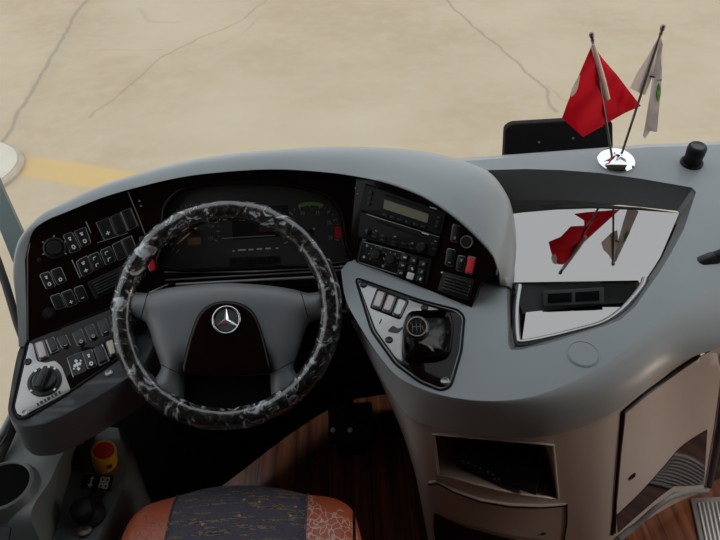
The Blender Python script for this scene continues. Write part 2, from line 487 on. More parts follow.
fl = link('floor', [(XL, YB, 0), (XR, YB, 0), (XR, 1.72, 0), (XL, 1.72, 0), (XL, YB, -.06), (XR, YB, -.06), (XR, 1.72, -.06), (XL, 1.72, -.06)],
          [(0, 1, 2, 3), (7, 6, 5, 4), (0, 4, 5, 1), (1, 5, 6, 2), (2, 6, 7, 3), (3, 7, 4, 0)], M_wood, smooth=False); tag(fl, kind='structure')
M_shell = mat('interior_lining', (.09, .09, .09), .7)
def struct(name, lo, hi, m): return tag(box(name, lo, hi, m), kind='structure')
struct('ceiling', (XL, YB, ZC), (XR, 1.30, ZC+.05), M_shell)
struct('wall_back', (XL, YB-.05, 0), (XR, YB, ZC), M_shell)
struct('wall_front', (XL, 1.72, -.3), (XR, 1.78, .55), M_black)
struct('wall_left', (XL-.05, YB, 0), (XL, .72, ZC), M_shell)
struct('wall_right', (XR, YB, 0), (XR+.05, .45, ZC), M_shell)
struct('wall_right', (XR, .45, 0), (XR+.05, 1.8, .1), M_shell)
# windshield leaning back from the scuttle to the roof
M_ws = M_glass
ws = link('window_1', [(XL, 1.98, .72), (XR, 1.98, .72), (XR, 1.32, ZC), (XL, 1.32, ZC)], [(0, 1, 2, 3)], M_ws, smooth=False); tag(ws, kind='structure')
dg = link('window_2', [(XL-.03, .72, .45), (XL-.03, 1.9, .45), (XL-.03, 1.34, ZC), (XL-.03, .72, ZC)], [(0, 1, 2, 3)], M_glass, smooth=False); tag(dg, kind='structure')
struct('trim_1', (XL-.06, -.1, -.3), (XL, 1.9, .45), M_dgray)
dr = link('door_1', [(XR, .45, .1), (XR, 1.8, .1), (XR, 1.34, ZC), (XR, .45, ZC)], [(0, 1, 2, 3)], M_glass, smooth=False); tag(dr, kind='structure')

# ================================================================== DASHBOARD
dash = thing('dashboard', (0.0, 1.2, 0), 'grey bus dashboard wrapping round the driver, full of black switches and gauges', 'dashboard')
# --- console top
S1 = [(341, 270), (346, 300), (361, 328), (378, 354), (397, 376), (420, 388), (450, 397), (490, 401), (530, 397), (570, 383), (605, 364), (640, 338), (680, 306), (740, 272)]
S2 = [(341, 277), (345, 306), (358, 336), (374, 366), (394, 398), (412, 419), (441, 429), (474, 435), (511, 438), (553, 435), (602, 419), (636, 396), (672, 366), (729, 344)]
FL = [(412, 405), (414, 425), (416, 445), (420, 470), (426, 510), (433, 559), (456, 563), (487, 562), (522, 558), (563, 550), (604, 546), (634, 528), (672, 505), (705, 491)]
rear = [(745, 143), (692, 146), (650, 147), (600, 151), (520, 157), (465, 161), (430, 163)]
pS1 = [PT.hit(*p)[0] for p in cr1([V((*q, 0)) for q in S1], 4) for p in [(p.x, p.y)]]
rim = [(488, 170), (525, 169), (561, 170), (600, 173), (643, 179), (692, 187.5), (696, 192), (684, 229), (671, 253), (659, 273), (635, 307), (620, 320), (602, 327), (582, 333), (550, 343), (521, 350), (511, 350), (508, 344), (507, 300), (506, 284), (510, 240), (505, 200)]
pR = on(PT, rear); pH = on(PT, rim)
ptsO = pS1 + pR
v, f = prism(ptsO, PT.n, 0, 0, 0, holes=[pH], back=False)
# drop the zero-height side faces made by prism
f = [q for q in f if len(q) == 3]
top = link('console_top', v, f, M_gray, dash)
# rear edge rolls down toward the windshield
rows = [pR, [p+V((0, .03, -.008)) for p in pR], [p+V((0, .05, -.03)) for p in pR], [p+V((0, .06, -.2)) for p in pR]]
link('rear_edge', *grid_vf(rows), M_gray, dash, ang=80)
# right end of the console, down to the floor
re_ = [pR[0]] + [PT.hit(745, y_)[0] for y_ in (180, 215, 240)]
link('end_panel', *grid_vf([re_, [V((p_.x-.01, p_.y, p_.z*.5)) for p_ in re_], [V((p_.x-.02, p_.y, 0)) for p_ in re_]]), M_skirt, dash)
# shoulder and skirt
c1 = cr1([PT.hit(*p)[0] for p in S1], 4); 
def drop(i):
    return .085 if i < 9 else .085-.006*(i-8)
P2 = [WZ(p[0], p[1], PT.hit(*S1[i])[0].z-min(drop(i), .16)) for i, p in enumerate(S2)]
P3 = [WZ(p[0], p[1], 0.0) for p in FL]
c2 = cr1(P2, 4); c3 = cr1(P3, 4)
rows = []
for k in range(9):
    t = k/8
    row = []
    for a, b, c in zip(c1, c2, c3):
        # quadratic shoulder: leaves the top along its plane, arrives along the skirt
        out = (b-a); ctrl = a + V((out.x, out.y, out.y*.19))*.85
        row.append(a*(1-t)**2 + ctrl*2*t*(1-t) + b*t*t)
    rows.append(row)
link('shoulder', *grid_vf(rows), mat('shoulder_warmed_gray_plastic', (.33, .335, .335), .36, spec=.5, bump=.10, bscale=900), dash, ang=80)  # the top's gray with some warm side light mixed into the colour
def at_py(a, b, py):
    lo, hi = 0, 1
    for _ in range(40):
        t = (lo+hi)/2; p = a+(b-a)*t; q = p-CAM
        y = 270-F*q.dot(AU)/q.dot(f0)
        if y < py: lo = t
        else: hi = t
    return a+(b-a)*lo
def inw(a, c, k): return a
# skirt grid with an opening for the niche: niche spans columns whose px x is 434..564
def proj(p):
    q = V(p)-CAM; d = q.dot(f0); return 360+F*q.dot(AR)/d, 270-F*q.dot(AU)/d
c2i = [p+V((0, .006, -.004)) for p in c2]
colsx = [proj(p)[0] for p in c2]
def ny0(x): return 434+(x-436)*.09
def ny1(x):
    t = (x-436)/(563-436); return 474+24*math.sin(min(1, max(0, t))*math.pi/2)
skr = [c2, c2i, [], [], c3]
for a, c in zip(c2i, c3):
    x = proj(a)[0]
    skr[2].append(at_py(a, c, ny0(x)) if 425 < x < 575 else a+(c-a)*.04)
    skr[3].append(at_py(a, c, ny1(x)) if 425 < x < 575 else a+(c-a)*.42)
ni = [i for i, x in enumerate(colsx) if 433 < x < 562]
i0, i1 = ni[0], ni[-1]
sv, sf = grid_vf(skr, skip=lambda r, k: r == 2 and i0 <= k < i1)
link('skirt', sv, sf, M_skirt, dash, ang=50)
fv, ff = grid_vf(skr); SK = Mesh(fv, ff)
# niche box behind the opening
nb = MB(); T = skr[2][i0:i1+1]; B = skr[3][i0:i1+1]
inn = V((0, .16, -.035))
T2 = [p+inn+V((0, 0, -.005)) for p in T]; B2 = [p+inn for p in B]
nb.add(*grid_vf([T, T2])); nb.add(*grid_vf([B, B2])); nb.add(*grid_vf([T2, B2]))
nb.add([T[0], T2[0], B2[0], B[0]], [(0, 1, 2, 3)]); nb.add([T[-1], T2[-1], B2[-1], B[-1]], [(0, 1, 2, 3)])
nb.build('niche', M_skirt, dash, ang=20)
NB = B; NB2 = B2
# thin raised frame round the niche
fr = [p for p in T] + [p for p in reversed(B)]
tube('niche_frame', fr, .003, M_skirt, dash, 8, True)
# drawer front below the niche
dpx = [(429, 481), (436, 479), (455, 489), (480, 498), (510, 503), (540, 504), (566, 503), (566, 520), (563, 538), (540, 537), (517, 534), (490, 528), (465, 521), (448, 514), (434, 507)]
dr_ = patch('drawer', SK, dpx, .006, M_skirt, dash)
for g_ in ([(566, 502), (566, 520), (563, 539)], [(429, 482), (437, 480.5), (455, 490), (480, 499), (510, 504), (540, 505), (566, 503)]):
    tube('gap_line', [q_[0]+q_[1]*.0065 for q_ in (SK.hit(*z_) for z_ in g_)], .0022, M_mblack, dr_, 6)
p, n = SK.hit(543, 531); lathe('catch', p+n*.006, n, [(.007, 0), (.007, .002), (.004, .003), (0, .0015)], M_dgray, dr_, 20)
kick = patch('toe_kick', SK, [(434, 513), (448, 520), (465, 527), (490, 534), (517, 540), (545, 543), (563, 544), (562, 556), (520, 561), (470, 563), (433, 560)], .002, M_mblack, dash)
# side hatch
hp = sm([(623, 411), (640, 397), (660, 382), (682, 366), (700, 354)], 4, False) + [(718, 345), (719, 372), (711, 430), (702, 486), (690, 488), (672, 490), (650, 505), (632, 521), (614, 533), (615, 500), (619, 450)]
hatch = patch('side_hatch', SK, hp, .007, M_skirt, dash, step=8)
tl = [SK.hit(x, y) for x, y in [(612, 534), (617, 480), (620, 440), (622, 411)] + sm([(622, 411), (640, 396), (660, 381), (682, 365), (720, 343)], 3, False)[1:]]
tube('hatch_gap', [p+n*.001 for p, n in tl], .0035, M_mblack, dash, 6)
tp = sm([(615, 512), (632, 496), (650, 477), (664, 461), (676, 447), (690, 436), (705, 427)], 3, False) + [(702, 482), (690, 483), (671, 484), (655, 496), (634, 514), (616, 530)]
patch('hatch_pane', SK, tp, .0085, M_gloss, hatch, step=8)
p, n = SK.hit(629.5, 474); lathe('keyhole', p+n*.007, n, [(.011, 0), (.011, .002), (.008, .003), (.006, .0005), (0, .0005)], M_black, hatch, 24)
kb = [SK.hit(x, y) for x, y in sm([(617, 537), (634, 523), (655, 504), (671, 494), (690, 489), (705, 488)], 4, False)]
tube('kick_trim', [p+n*.004 for p, n in kb], .011, M_mgray, dash, 10)
# round blanking cap on the console
p, n = PT.hit(583, 354); lathe('blanking_cap', p, n, [(.030, -.002), (.030, .0012), (.0285, .0014), (.0275, .0004), (.0265, .0012), (0, .0012)], M_gray, dash, 40)

# --- storage tray
tray = MB()
fl1 = [(512, 281), (514, 240), (513, 207), (560, 205), (602, 206), (640, 208.5), (678, 213.5), (660, 258), (641, 286), (639, 278), (575, 279)]
TF = Plane(PT.hit(585, 262)[0]-PT.n*.068, (-.085, -.19, 1))
wallpx = [(510, 200), (525, 200), (561, 200), (600, 203), (640, 207), (677, 211), (681, 214), (671, 238), (662, 257), (651, 274), (631, 304), (617, 316), (600, 324), (582, 330), (550, 339), (523, 346), (514, 346), (511, 340), (510.5, 300), (511, 284), (511, 240), (509, 212)]
pW = [TF.hit(*p)[0] for p in wallpx]
mid = [a*.75+b*.25+V((0, 0, .0)) for a, b in zip(pH, pW)]
tv, tf = grid_vf([pH, [p+V((0, 0, -.006)) for p in pH], pW], closed=True)
link('tray_wall', tv, tf, M_mgray, dash, ang=30)
slab('tray_floor', TF, [(509, 207), (560, 204.5), (602, 205.5), (640, 208), (679, 213.5), (660, 258), (641, 287), (638, 281), (512, 283)], .002, M_mirror, dash, din=.004)
# front pocket, a step lower: sloping back wall with a twin vent, mirror floor
PF = TF.off(-.045)
bk = [TF.hit(513, 282)[0], TF.hit(641, 277)[0]]; bl = [PF.hit(523, 314)[0], PF.hit(636, 303)[0]]
link('pocket_back', [bk[0], bk[1], bl[1], bl[0]], [(0, 1, 2, 3)], M_mgray, dash, smooth=False)
BK = Plane(bk[0], (bk[1]-bk[0]).cross(bl[0]-bk[0])); 
if BK.n.y > 0: BK.n = -BK.n
Q = [(543, 291), (604, 287), (604, 303.5), (543, 306.5)]
vt = slab('twin_vent', BK, Q, .003, M_mgray, dash, din=.001, bevel=.001, rnd=2)
for k in range(2): slab('vent_flap', BK.off(.003), qsub(Q, .08+.45*k, .2, .47+.45*k, .8), .002, M_mblack, vt, bevel=.0008)
pko = [(641, 279), (636, 294), (631, 304), (617, 316), (600, 324), (582, 330), (550, 339), (523, 346), (514, 346), (511, 340), (511, 312), (511.5, 283)]
pki = [(634, 301), (632, 304), (629, 306), (615, 317), (600, 324.5), (582, 329), (550, 338), (523, 342), (521.5, 341), (521, 338), (522, 325), (523, 313.5)]
link('pocket_wall', *grid_vf([[TF.hit(*p_)[0] for p_ in pko], [PF.hit(*p_)[0] for p_ in pki]]), M_gloss, dash, ang=30)
slab('pocket_floor', PF, [(526, 312), (632, 301), (629, 305), (616, 316), (602, 323), (582, 328), (550, 336), (522, 341)], .002, M_mirror, dash, din=.004)
pkr = [(512, 282), (640, 277.5), (639, 284), (630, 299), (615, 313), (600, 321), (582, 327), (550, 336), (521, 344), (514, 343), (511, 335)]
# chrome-edged lip round the pocket
lip = [TF.off(.012).hit(*p)[0] for p in sm([(519, 286), (516, 310), (517, 338), (522, 343), (550, 338), (582, 330), (602, 324), (618, 314), (630, 302), (642, 287), (645, 279)], 5, False)]
tube('pocket_lip', lip, .0075, mat('satin_silver_rim', (.34, .34, .34), .18, metal=.9), dash, 12)

# --- cowl
ST = [((27, 346), (19, 346), .00, -.008), ((27, 310), (17, 310), .00, -.010), ((26, 277), (13, 277), .0, -.010), ((27, 252), (15, 252), .0, -.004), ((33, 232), (22, 235), .01, .01),
      ((46, 221), (40, 219), .02, .03), ((65, 213), (62, 206), .025, .04), ((100, 199), (95, 189), .03, .045), ((133, 189), (133, 176), .035, .05), ((180, 178), (180, 163), .035, .055),
      ((225, 172.5), (225, 155), .035, .06), ((275, 170), (275, 150), .035, .065), ((325, 173), (325, 147), .035, .08), ((360, 178), (367, 147), .03, .095), ((390, 185), (412, 150), .025, .115),
      ((423, 198), (450, 157), .02, .13), ((451, 216), (485, 170), .015, .12), ((473, 235), (504, 192), .01, .11), ((490, 253), (512, 215), .005, .10), ((498, 270), (513.5, 248), .0, .085), ((500, 286), (509, 286), -.01, .05)]
def facet(x, y):
    ps = [P.hit(x, y)[0] for P in (PL, PC, PR)]
    if x < 130: return ps[0]
    if x > 356: return ps[2]
    return ps[1]
under, lipr, crown, ridge, bk1, bk2 = [], [], [], [], [], []
for (lx, ly), (ox, oy), ov, dd in ST:
    d0 = depth(facet(lx, ly)); ii = len(under)
    wq = {19: .15, 20: 1}.get(ii, 0); d0 = d0*(1-wq)+(depth(PT.hit(lx, ly)[0])-.004)*wq; dl = d0-ov
    if ii == 20: dl, dd = d0+.004, depth(PT.hit(ox, oy)[0])-d0-.002
    lp = W(lx, ly, dl); op = W(ox, oy, dl+dd)
    under.append(W(lx, ly, d0+.035)+V((0, 0, .012)) if 4 <= len(under) <= 17 else W(lx+(3 if lx < 40 else -2), ly, d0+.03)); lipr.append(lp)
    mid = (lp+op)/2 + (V((0, -.0, .012)) if 4 < len(crown) < 18 else V((-.004 if lx < 60 else .003, -.006, .004)))
    crown.append(mid); ridge.append(op)
    side = V((-.012, .02, -.02)) if ox < 60 else V((0.02 if ox > 480 else 0, .05, -.05))
    bk1.append(op+side); bk2.append(op+side*1.4+V((0, .02, -.22 if ox < 470 else -.09)))
nrm = []
# lip has a small round: two rows around the lip line
lipa = [a*.9+b*.1 for a, b in zip(lipr, under)]; lipb = [a*.88+b*.12 for a, b in zip(lipr, crown)]
rows = [under, lipa, lipb, crown, ridge, bk1, bk2]
rows = [cr1(r_, 5) for r_ in rows]
colz = []
for i in range(len(rows[0])):
    c = [r_[i] for r_ in rows]
    colz.append([c[0], c[1]] + cr1([c[1]*.6+c[2]*.4, c[2], c[3], c[4], c[5]], 4)[0:] + [c[6]])
rows = [[c[j] for c in colz] for j in range(len(colz[0]))]
link('cowl', *grid_vf(rows), M_gray, dash, ang=70)

# --- fascia: three facets
def raised(lst, k): return [(x, y-k) for x, y in lst]
fL = slab('switch_fascia', PL, [(25, 348), (25, 260), (27, 246), (36, 224), (46, 215), (65, 207), (100, 193), (126, 184), (166, 290), (115, 309)], 0, M_gloss, dash, din=.02)
fC = slab('gauge_fascia', PC, [(126, 184), (180, 172), (225, 166), (275, 164), (325, 167), (357, 172), (345, 300), (170, 305), (166, 290)], 0, M_gloss, dash, din=.02,
          holes=[sm([(165, 269), (163, 247), (163.5, 220), (167, 204), (182, 190), (210, 184.5), (237, 182.5), (270, 183), (296, 186), (325, 195.5), (337, 208), (341.5, 219), (345, 245), (345, 263), (255, 268.5)], 4)])
fR = slab('radio_fascia', PR, [(356, 172), (390, 179), (423, 191), (455, 211), (477, 231), (490, 250), (497, 268), (496, 275), (488, 277.5), (480, 284), (470, 312), (345, 271)], 0, M_gloss, dash, din=.02,
          holes=[[(366, 183.5), (448, 213), (441.7, 237), (436.5, 257), (433.5, 259.3), (428.3, 285.3), (355.7, 262.3)]])
# thin bright trim along the joints
def strip(name, S, pts, wd, h, m, parent):
    v = [S.hit(*p)[0]+S.n*h for p in pts]; return tube(name, v, wd, m, parent, 6)
strip('trim_line', PL, [(128, 192), (138, 216), (150, 247), (166, 285)], .0012, .001, M_edge, fL)
strip('trim_line', PL, [(30, 243), (27.5, 255), (27.5, 290), (28, 340)], .0012, .001, M_edge, fL)
tg = PC.off(.012)
tube('pod_trim', on(tg, [(147, 294), (168, 284.5), (161, 297), (147, 294)]), .0022, M_silver, fC, 8)
strip('trim_line', PC, [(166, 280), (255, 275), (345, 270)], .002, .002, M_edge, fC)

def switch(S, Q, parent, m=None, h=.0035, sym=0, symm=None, frame_=True, label=None, name='rocker_switch'):
    """rocker on a plane: dark well, rocker cap, printed marks"""
    o = slab(name, S, Q, .0012, M_frame if frame_ else M_mblack, parent, rnd=2.0, bevel=.0006, br=2)
    c = slab('key_cap', S.off(.001), qsub(Q, .10, .06, .90, .94), h, m or M_key, o, bevel=.0014, rnd=1.8)
    loopq = [p_+S.n*.0014 for p_ in on(S, rc(Q, 2.0))]
    tube('edge_glint', loopq, .00055, M_edge, o, 5, True)  # sky glint on the glossy frame edge, put in as a pale tube
    if label: o['label'] = label
    symm = symm or M_white
    mb = MB(); T = S.off(.001+h)
    def bar(u0, v0, u1, v1): mb.add(*prism(on(T, qsub(Q, u0, v0, u1, v1)), S.n, .0003))
    def ring(cu, cv, r, t=.05):
        for a in range(8):
            p = [(cu+r*math.cos(x)*1.2, cv+r*math.sin(x)*.8) for x in (a*math.pi/4, (a+1)*math.pi/4)]
            q = [(cu+(r-t*1.6)*math.cos(x)*1.2, cv+(r-t*1.6)*math.sin(x)*.8) for x in (a*math.pi/4, (a+1)*math.pi/4)]
            mb.add(*prism(on(T, [qp(Q, *p[0]), qp(Q, *p[1]), qp(Q, *q[1]), qp(Q, *q[0])]), S.n, .0003))
    if sym & 1: bar(.36, .2, .64, .26); bar(.4, .28, .6, .38)
    if sym & 2: ring(.5, .74, .16)
    if sym & 4: bar(.32, .72, .68, .78); bar(.45, .64, .55, .86)
    if sym & 8: bar(.34, .78, .66, .83)
    if sym & 16: bar(.33, .2, .4, .4); bar(.33, .2, .66, .25); bar(.33, .64, .4, .84); bar(.33, .64, .66, .69)
    if mb.v: mb.build('symbol', symm, o, smooth=False)
    return o
def knob(S, c, rpx, parent, m=None, h=.012, name='rotary_knob', ring=True, seg=28, ticks=0):
    p, n = S.hit(*c); r = (S.hit(c[0]+rpx, c[1])[0]-p).length
    o = lathe(name, p, n, [(r, -.001), (r, .003), (r*.92, .0042), (r*.80, .0042), (r*.78, .002)] if ring else [(r*.8, -.001), (r*.8, .001)], M_key, parent, seg)
    lathe('grip', p, n, [(r*.70, 0), (r*.68, h*.8), (r*.60, h), (r*.2, h*1.02), (0, h*1.02)], m or M_key, o, seg)
    if ticks:
        mb = MB(); ex, ey, _ = frame(n)
        for k in range(ticks):
            a = R(210-240*k/(ticks-1)); d = ex*math.cos(a)+ey*math.sin(a); s = n.cross(d)*r*.05
            q = p+n*.0034; link('scale_mark', [q+d*r*1.02-s, q+d*r*1.02+s, q+d*r*1.2+s, q+d*r*1.2-s], [(0, 1, 2, 3)], M_dimw, o, smooth=False)
    return o
def vent(S, Q, parent, n=5):
    o = slab('air_vent', S, Q, .003, M_key, parent, bevel=.0012, rnd=2)
    for k in range(n):
        v0 = .14+.74*k/n
        slab('louvre', S.off(.003), qsub(Q, .12, v0, .94, v0+.09), .0035, M_frame, o, bevel=.001)
        slab('slot', S.off(.0028), qsub(Q, .12, v0+.09, .94, v0+.15), .0004, M_mblack, o)
    return o
# left facet
knob(PL, (54.5, 248), 11.5, fL, ticks=5)
knob(PL, (49, 313.5), 6.5, fL, h=.008)
knob(PL, (39, 260), 3.2, fL, h=.003, ring=False)
for Q, s in [([(63, 235.4), (72, 232), (81, 249.7), (70.5, 253.5)], 3), ([(74, 231.5), (85.5, 227), (91, 243), (82, 247.5)], 3), ([(96, 222.8), (109, 217.6), (115, 234.5), (104.5, 240)], 4),
             ([(110.5, 217), (119.5, 213), (127, 231), (116.5, 235.5)], 0), ([(121, 212), (130, 208), (137.5, 226), (129, 230.5)], 0),
             ([(76, 261.7), (87, 255.5), (93, 271.7), (82, 277)], 5), ([(88, 256.2), (98, 251.7), (104, 266.5), (94, 271)], 16), ([(100, 251), (110, 246.2), (116, 260.5), (106, 265.5)], 16),
             ([(112, 245), (120, 241), (127, 257), (118, 261)], 0), ([(121.5, 240), (131, 236), (137, 251), (128.5, 256)], 0),
             ([(39.5, 274.6), (49.2, 271.4), (55.7, 286.3), (46.6, 289.6)], 3), ([(50.5, 270.7), (60.9, 266.9), (66.7, 281), (57.5, 285.2)], 2),
             ([(50, 296.5), (59.5, 293), (66, 307), (56, 310)], 0), ([(61, 292.8), (71.2, 289.3), (77.5, 303.5), (68, 307.7)], 4), ([(73.8, 288.4), (82.5, 285), (88.5, 298.5), (79.2, 302.5)], 8),
             ([(139, 238), (144, 236), (149, 248), (143, 251)], 0), ([(133, 266), (141, 262), (146, 275), (138, 279)], 2)]:
    switch(PL, Q, fL, sym=s)
switch(PL, [(145.5, 259), (152.5, 255.6), (157, 269.6), (150.5, 272.5)], fL, m=M_redkey, sym=17, symm=M_red, label='red lit warning key')
vent(PL, [(87, 282.5), (122, 266), (130, 283), (95.5, 299.5)], fL)
for a, b in [((96, 222.5), (104.5, 240.5)), ((120.3, 212), (128.3, 231)), ((130.6, 208), (138.5, 226.5)), ((120.6, 240), (128, 256)), ((131.3, 235.5), (137, 250)), ((72, 260), (80, 278)), ((86, 222), (91, 233))]:
    strip('frame_line', PL, [a, b], .0009, .0015, M_edge, fL)
strip('frame_line', PL, [(97, 243), (128, 233)], .0006, .0012, M_dimw, fL)
# right facet: radios are their own units, see below
for Q, s in [([(453, 224), (460.5, 226), (457.8, 242.8), (450.4, 241)], 4), ([(447.6, 248.3), (456, 250), (453, 266.9), (444.8, 264.5)], 8), ([(458.5, 255), (466, 257), (463, 272), (456, 270)], 1)]:
    switch(PR, Q, fR, sym=s, symm=M_dimw)
switch(PR, [(468.5, 256), (476.7, 258), (472.8, 275), (464.8, 272.8)], fR, m=M_redkey, h=.006, label='bright red hazard key')
kk = knob(PR, (467, 242), 6.5, fR, h=.006)
p, n = PR.hit(467, 242); ex, ey, _ = frame(n); tube('ring', [p+n*.004+(ex*math.cos(a)+ey*math.sin(a))*.0115 for a in [2*math.pi*k/36 for k in range(36)]], .0013, M_edge, kk, 8, True)
vent(PR, [(443.5, 271.5), (474, 279.8), (469, 301), (437.8, 291)], fR)
lathe('vent_dot', PR.hit(442.3, 272.5)[0], PR.n, [(.002, 0), (.002, .004), (0, .0045)], M_white, fR, 12)
for x, y in [(370, 281), (462, 306)]:
    p, n = PR.hit(x, y); lathe('screw', p, n, [(.005, 0), (.004, .002), (0, .0022)], M_edge, fR, 14)
for x, y in [(356, 188), (358, 194)]:
    p, n = PR.hit(x, y); lathe('sensor_dot', p, n, [(.002, 0), (.002, .002), (0, .0025)], M_dimw, fR, 10)
for x, y in [(141, 206), (139.5, 201)]:
    p, n = PC.hit(x, y); lathe('sensor_dot', p, n, [(.002, 0), (.002, .002), (0, .0025)], M_dimw, fC, 10)

# --- instrument cluster
clo = sm([(165, 269), (163, 247), (163.5, 220), (167, 204), (182, 190), (210, 184.5), (237, 182.5), (270, 183), (296, 186), (325, 195.5), (337, 208), (341.5, 219), (345, 245), (345, 263), (255, 268.5)], 4)
PG = PC.off(-.022)
M_dial = mat('dial_black', (.032, .030, .029), .55)
icl = slab('instrument_cluster', PG, clo, 0, M_dial, dash, din=.003)
bz = tube('bezel', [p+PC.n*.003 for p in on(PC, clo)], .0055, M_gloss, icl, 10, True)
tube('bezel_edge', [p+PC.n*.0055 for p in on(PC, [(345, 266), (330, 267.3), (255, 271.5), (180, 272), (165, 272)])], .0016, M_edge, icl, 8)
def gauge(c, rpx, a0, a1, n, nums, big=1.0):
    p, nn = PG.hit(*c); r = (PG.hit(c[0]+rpx, c[1])[0]-p).length; ex, ey, _ = frame(nn)
    mb = MB(); 
    for k in range(n+1):
        a = R(a0+(a1-a0)*k/n); d = ex*math.cos(a)+ey*math.sin(a); s = nn.cross(d)*(.0009 if k % 2 == 0 else .0005); l = .86 if k % 2 == 0 else .92
        q = p+nn*.001; mb.add([q+d*r*l-s, q+d*r*l+s, q+d*r+s, q+d*r-s], [(0, 1, 2, 3)])
    mb.build('tick_marks', M_dimw, icl, smooth=False)
    mb = MB()
    for k, s in enumerate(nums):
        a = R(a0+(a1-a0)*k/(len(nums)-1)); d = ex*math.cos(a)+ey*math.sin(a)
        mb.add(*text_obj('t', s, r*.17*big, p+d*r*.70+nn*.001, ex, ey, M_dimw, icl))
    mb.build('numerals', M_dimw, icl, smooth=False)
    return p, r, ex, ey, nn
def arc(name, p, r, ex, ey, nn, a0, a1, r0, r1, m, h=.0012):
    N = 10; v = []; 
    for k in range(N+1):
        a = R(a0+(a1-a0)*k/N); d = ex*math.cos(a)+ey*math.sin(a); v += [p+d*r*r0+nn*h, p+d*r*r1+nn*h]
    return link(name, v, [(2*k, 2*k+1, 2*k+3, 2*k+2) for k in range(N)], m, icl, smooth=False)
def needle(p, r, ex, ey, nn, a, m, l=.8):
    d = ex*math.cos(R(a))+ey*math.sin(R(a)); s = nn.cross(d); q = p+nn*.006
    v = [q-s*.0022-d*.012, q+s*.0022-d*.012, q+s*.0007+d*r*l, q-s*.0007+d*r*l]
    nd = link('needle', v+[x+nn*.0012 for x in v], [(0, 1, 2, 3), (4, 5, 6, 7), (0, 1, 5, 4), (1, 2, 6, 5), (2, 3, 7, 6), (3, 0, 4, 7)], m, icl, smooth=False)
    lathe('pivot', p, nn, [(.007, 0), (.007, .008), (.005, .010), (0, .0105)], M_black, nd, 20)
    return nd
g2 = gauge((311, 232), 29, 200, -20, 20, ['0', '5', '10', '15', '20', '25'])
M_grn = mat('green_print', (.18, .34, .06), .5)
arc('green_zone', *g2, 112, 62, .92, 1.04, M_grn); arc('red_zone', *g2, 8, -16, .84, 1.04, M_red)
needle(*g2, 222, M_dimw, .5)
g1 = gauge((193, 231), 27, 230, -25, 24, ['', '20', '40', '60', '80', '100', '120', '125'], .9)
needle(*g1, 38+180, M_orange, .75).location += V((0, 0, 0))
slab('trip_display', PG, [(188, 238), (201, 237), (201, 244), (188, 245)], .001, mat('amber_display', (.20, .10, .03), .4), icl)
slab('screen', PG, [(231, 208), (288, 205), (290, 236), (233, 240)], .0015, mat('screen_dark', (.018, .015, .015), .25), icl)
slab('screen_line', PG, [(222, 238), (275, 235), (275, 235.7), (222, 238.8)], .003, M_dimw, icl)
slab('warning_lamp', PG, [(220, 215), (240, 214), (240, 222), (221, 223)], .001, mat('dim_red', (.07, .012, .012), .4), icl)
slab('warning_lamp', PG, [(259, 222), (276, 221), (276, 231), (259, 232)], .002, mat('dim_red2', (.06, .012, .012), .4), icl)
for k, (x, y, ww) in enumerate([(233.5, 251, 1), (242, 250, 4), (251, 249.6, 2.5), (259.5, 249, 2.7), (268, 248.5, 2.7), (277, 248.2, 1.2)]):
    slab('print_mark', PG, quad((x, y), ww, .7, -.05), .001, M_white, icl)
bp = slab('button_strip', PG, [(230, 258), (280, 255.5), (281, 263), (229, 265.5)], .003, M_key, icl, bevel=.001, rnd=2)
for k in range(6):
    p, n = PG.off(.003).hit(234+8.6*k, 261-.4*k); lathe('button', p, n, [(.0045, 0), (.004, .003), (0, .004)], M_black, bp, 14)
slab('lens', PC.off(-.002), clo, .001, M_lens, icl)
# ledge under the cluster
slab('ledge', PC.off(.004), [(167, 283), (255, 279), (345, 273), (345, 285), (255, 291), (165, 296)], .006, M_gloss, dash, din=.02, bevel=.003)

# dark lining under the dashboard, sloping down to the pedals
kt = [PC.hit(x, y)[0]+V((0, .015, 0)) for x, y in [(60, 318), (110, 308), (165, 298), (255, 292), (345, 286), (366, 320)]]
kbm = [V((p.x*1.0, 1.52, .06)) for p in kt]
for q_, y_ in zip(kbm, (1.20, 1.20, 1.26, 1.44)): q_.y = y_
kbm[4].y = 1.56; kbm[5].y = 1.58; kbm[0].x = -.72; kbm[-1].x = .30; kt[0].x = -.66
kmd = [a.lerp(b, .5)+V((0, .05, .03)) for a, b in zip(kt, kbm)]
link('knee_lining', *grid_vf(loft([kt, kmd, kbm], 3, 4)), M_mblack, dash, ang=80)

strip('ledge_highlight', PC.off(.011), [(176, 284.5), (255, 280.2), (320, 277)], .0032, 0, M_silver, dash)  # light caught by the ledge top, put in as a thin silver strip
# --- left pod with the light-switch plate
podc = [(26, 345), (18, 352), (9, 400), (9, 414), (17, 424), (34, 425), (52, 420), (80, 406), (109, 389), (136, 371), (150, 352), (160, 330), (158, 300), (115, 306)]
pts = sm(podc[:-2], 4, False) + podc[-2:]
P0 = on(PP, pts); nP = PP.n
def podring(k, dz): 
    c = sum(P0, V((0, 0, 0)))/len(P0)
    return [p+(c-p)*k+V((0, 0, dz)) for p in P0]
rows = [P0, [p+V((0, 0, -.004)) for p in podring(-.008, 0)], podring(-.016, -.016), podring(-.012, -.075), podring(.02, -.092), podring(.3, -.094)]
pm = MB(); pm.add(*grid_vf(rows, closed=True)); pm.add(*prism(P0, nP, 0)); 
pm.build('switch_pod', M_pod, dash, ang=60)
plate = [(29, 341.5), (114, 308.5), (121, 309), (126, 330), (120, 354), (109, 363), (60, 396), (26, 416.5), (18, 416), (14, 408), (22, 372)]
pl = slab('switch_plate', PP, plate, .003, M_gloss, dash, bevel=.0015, rnd=3)
PQ = PP.off(.003)
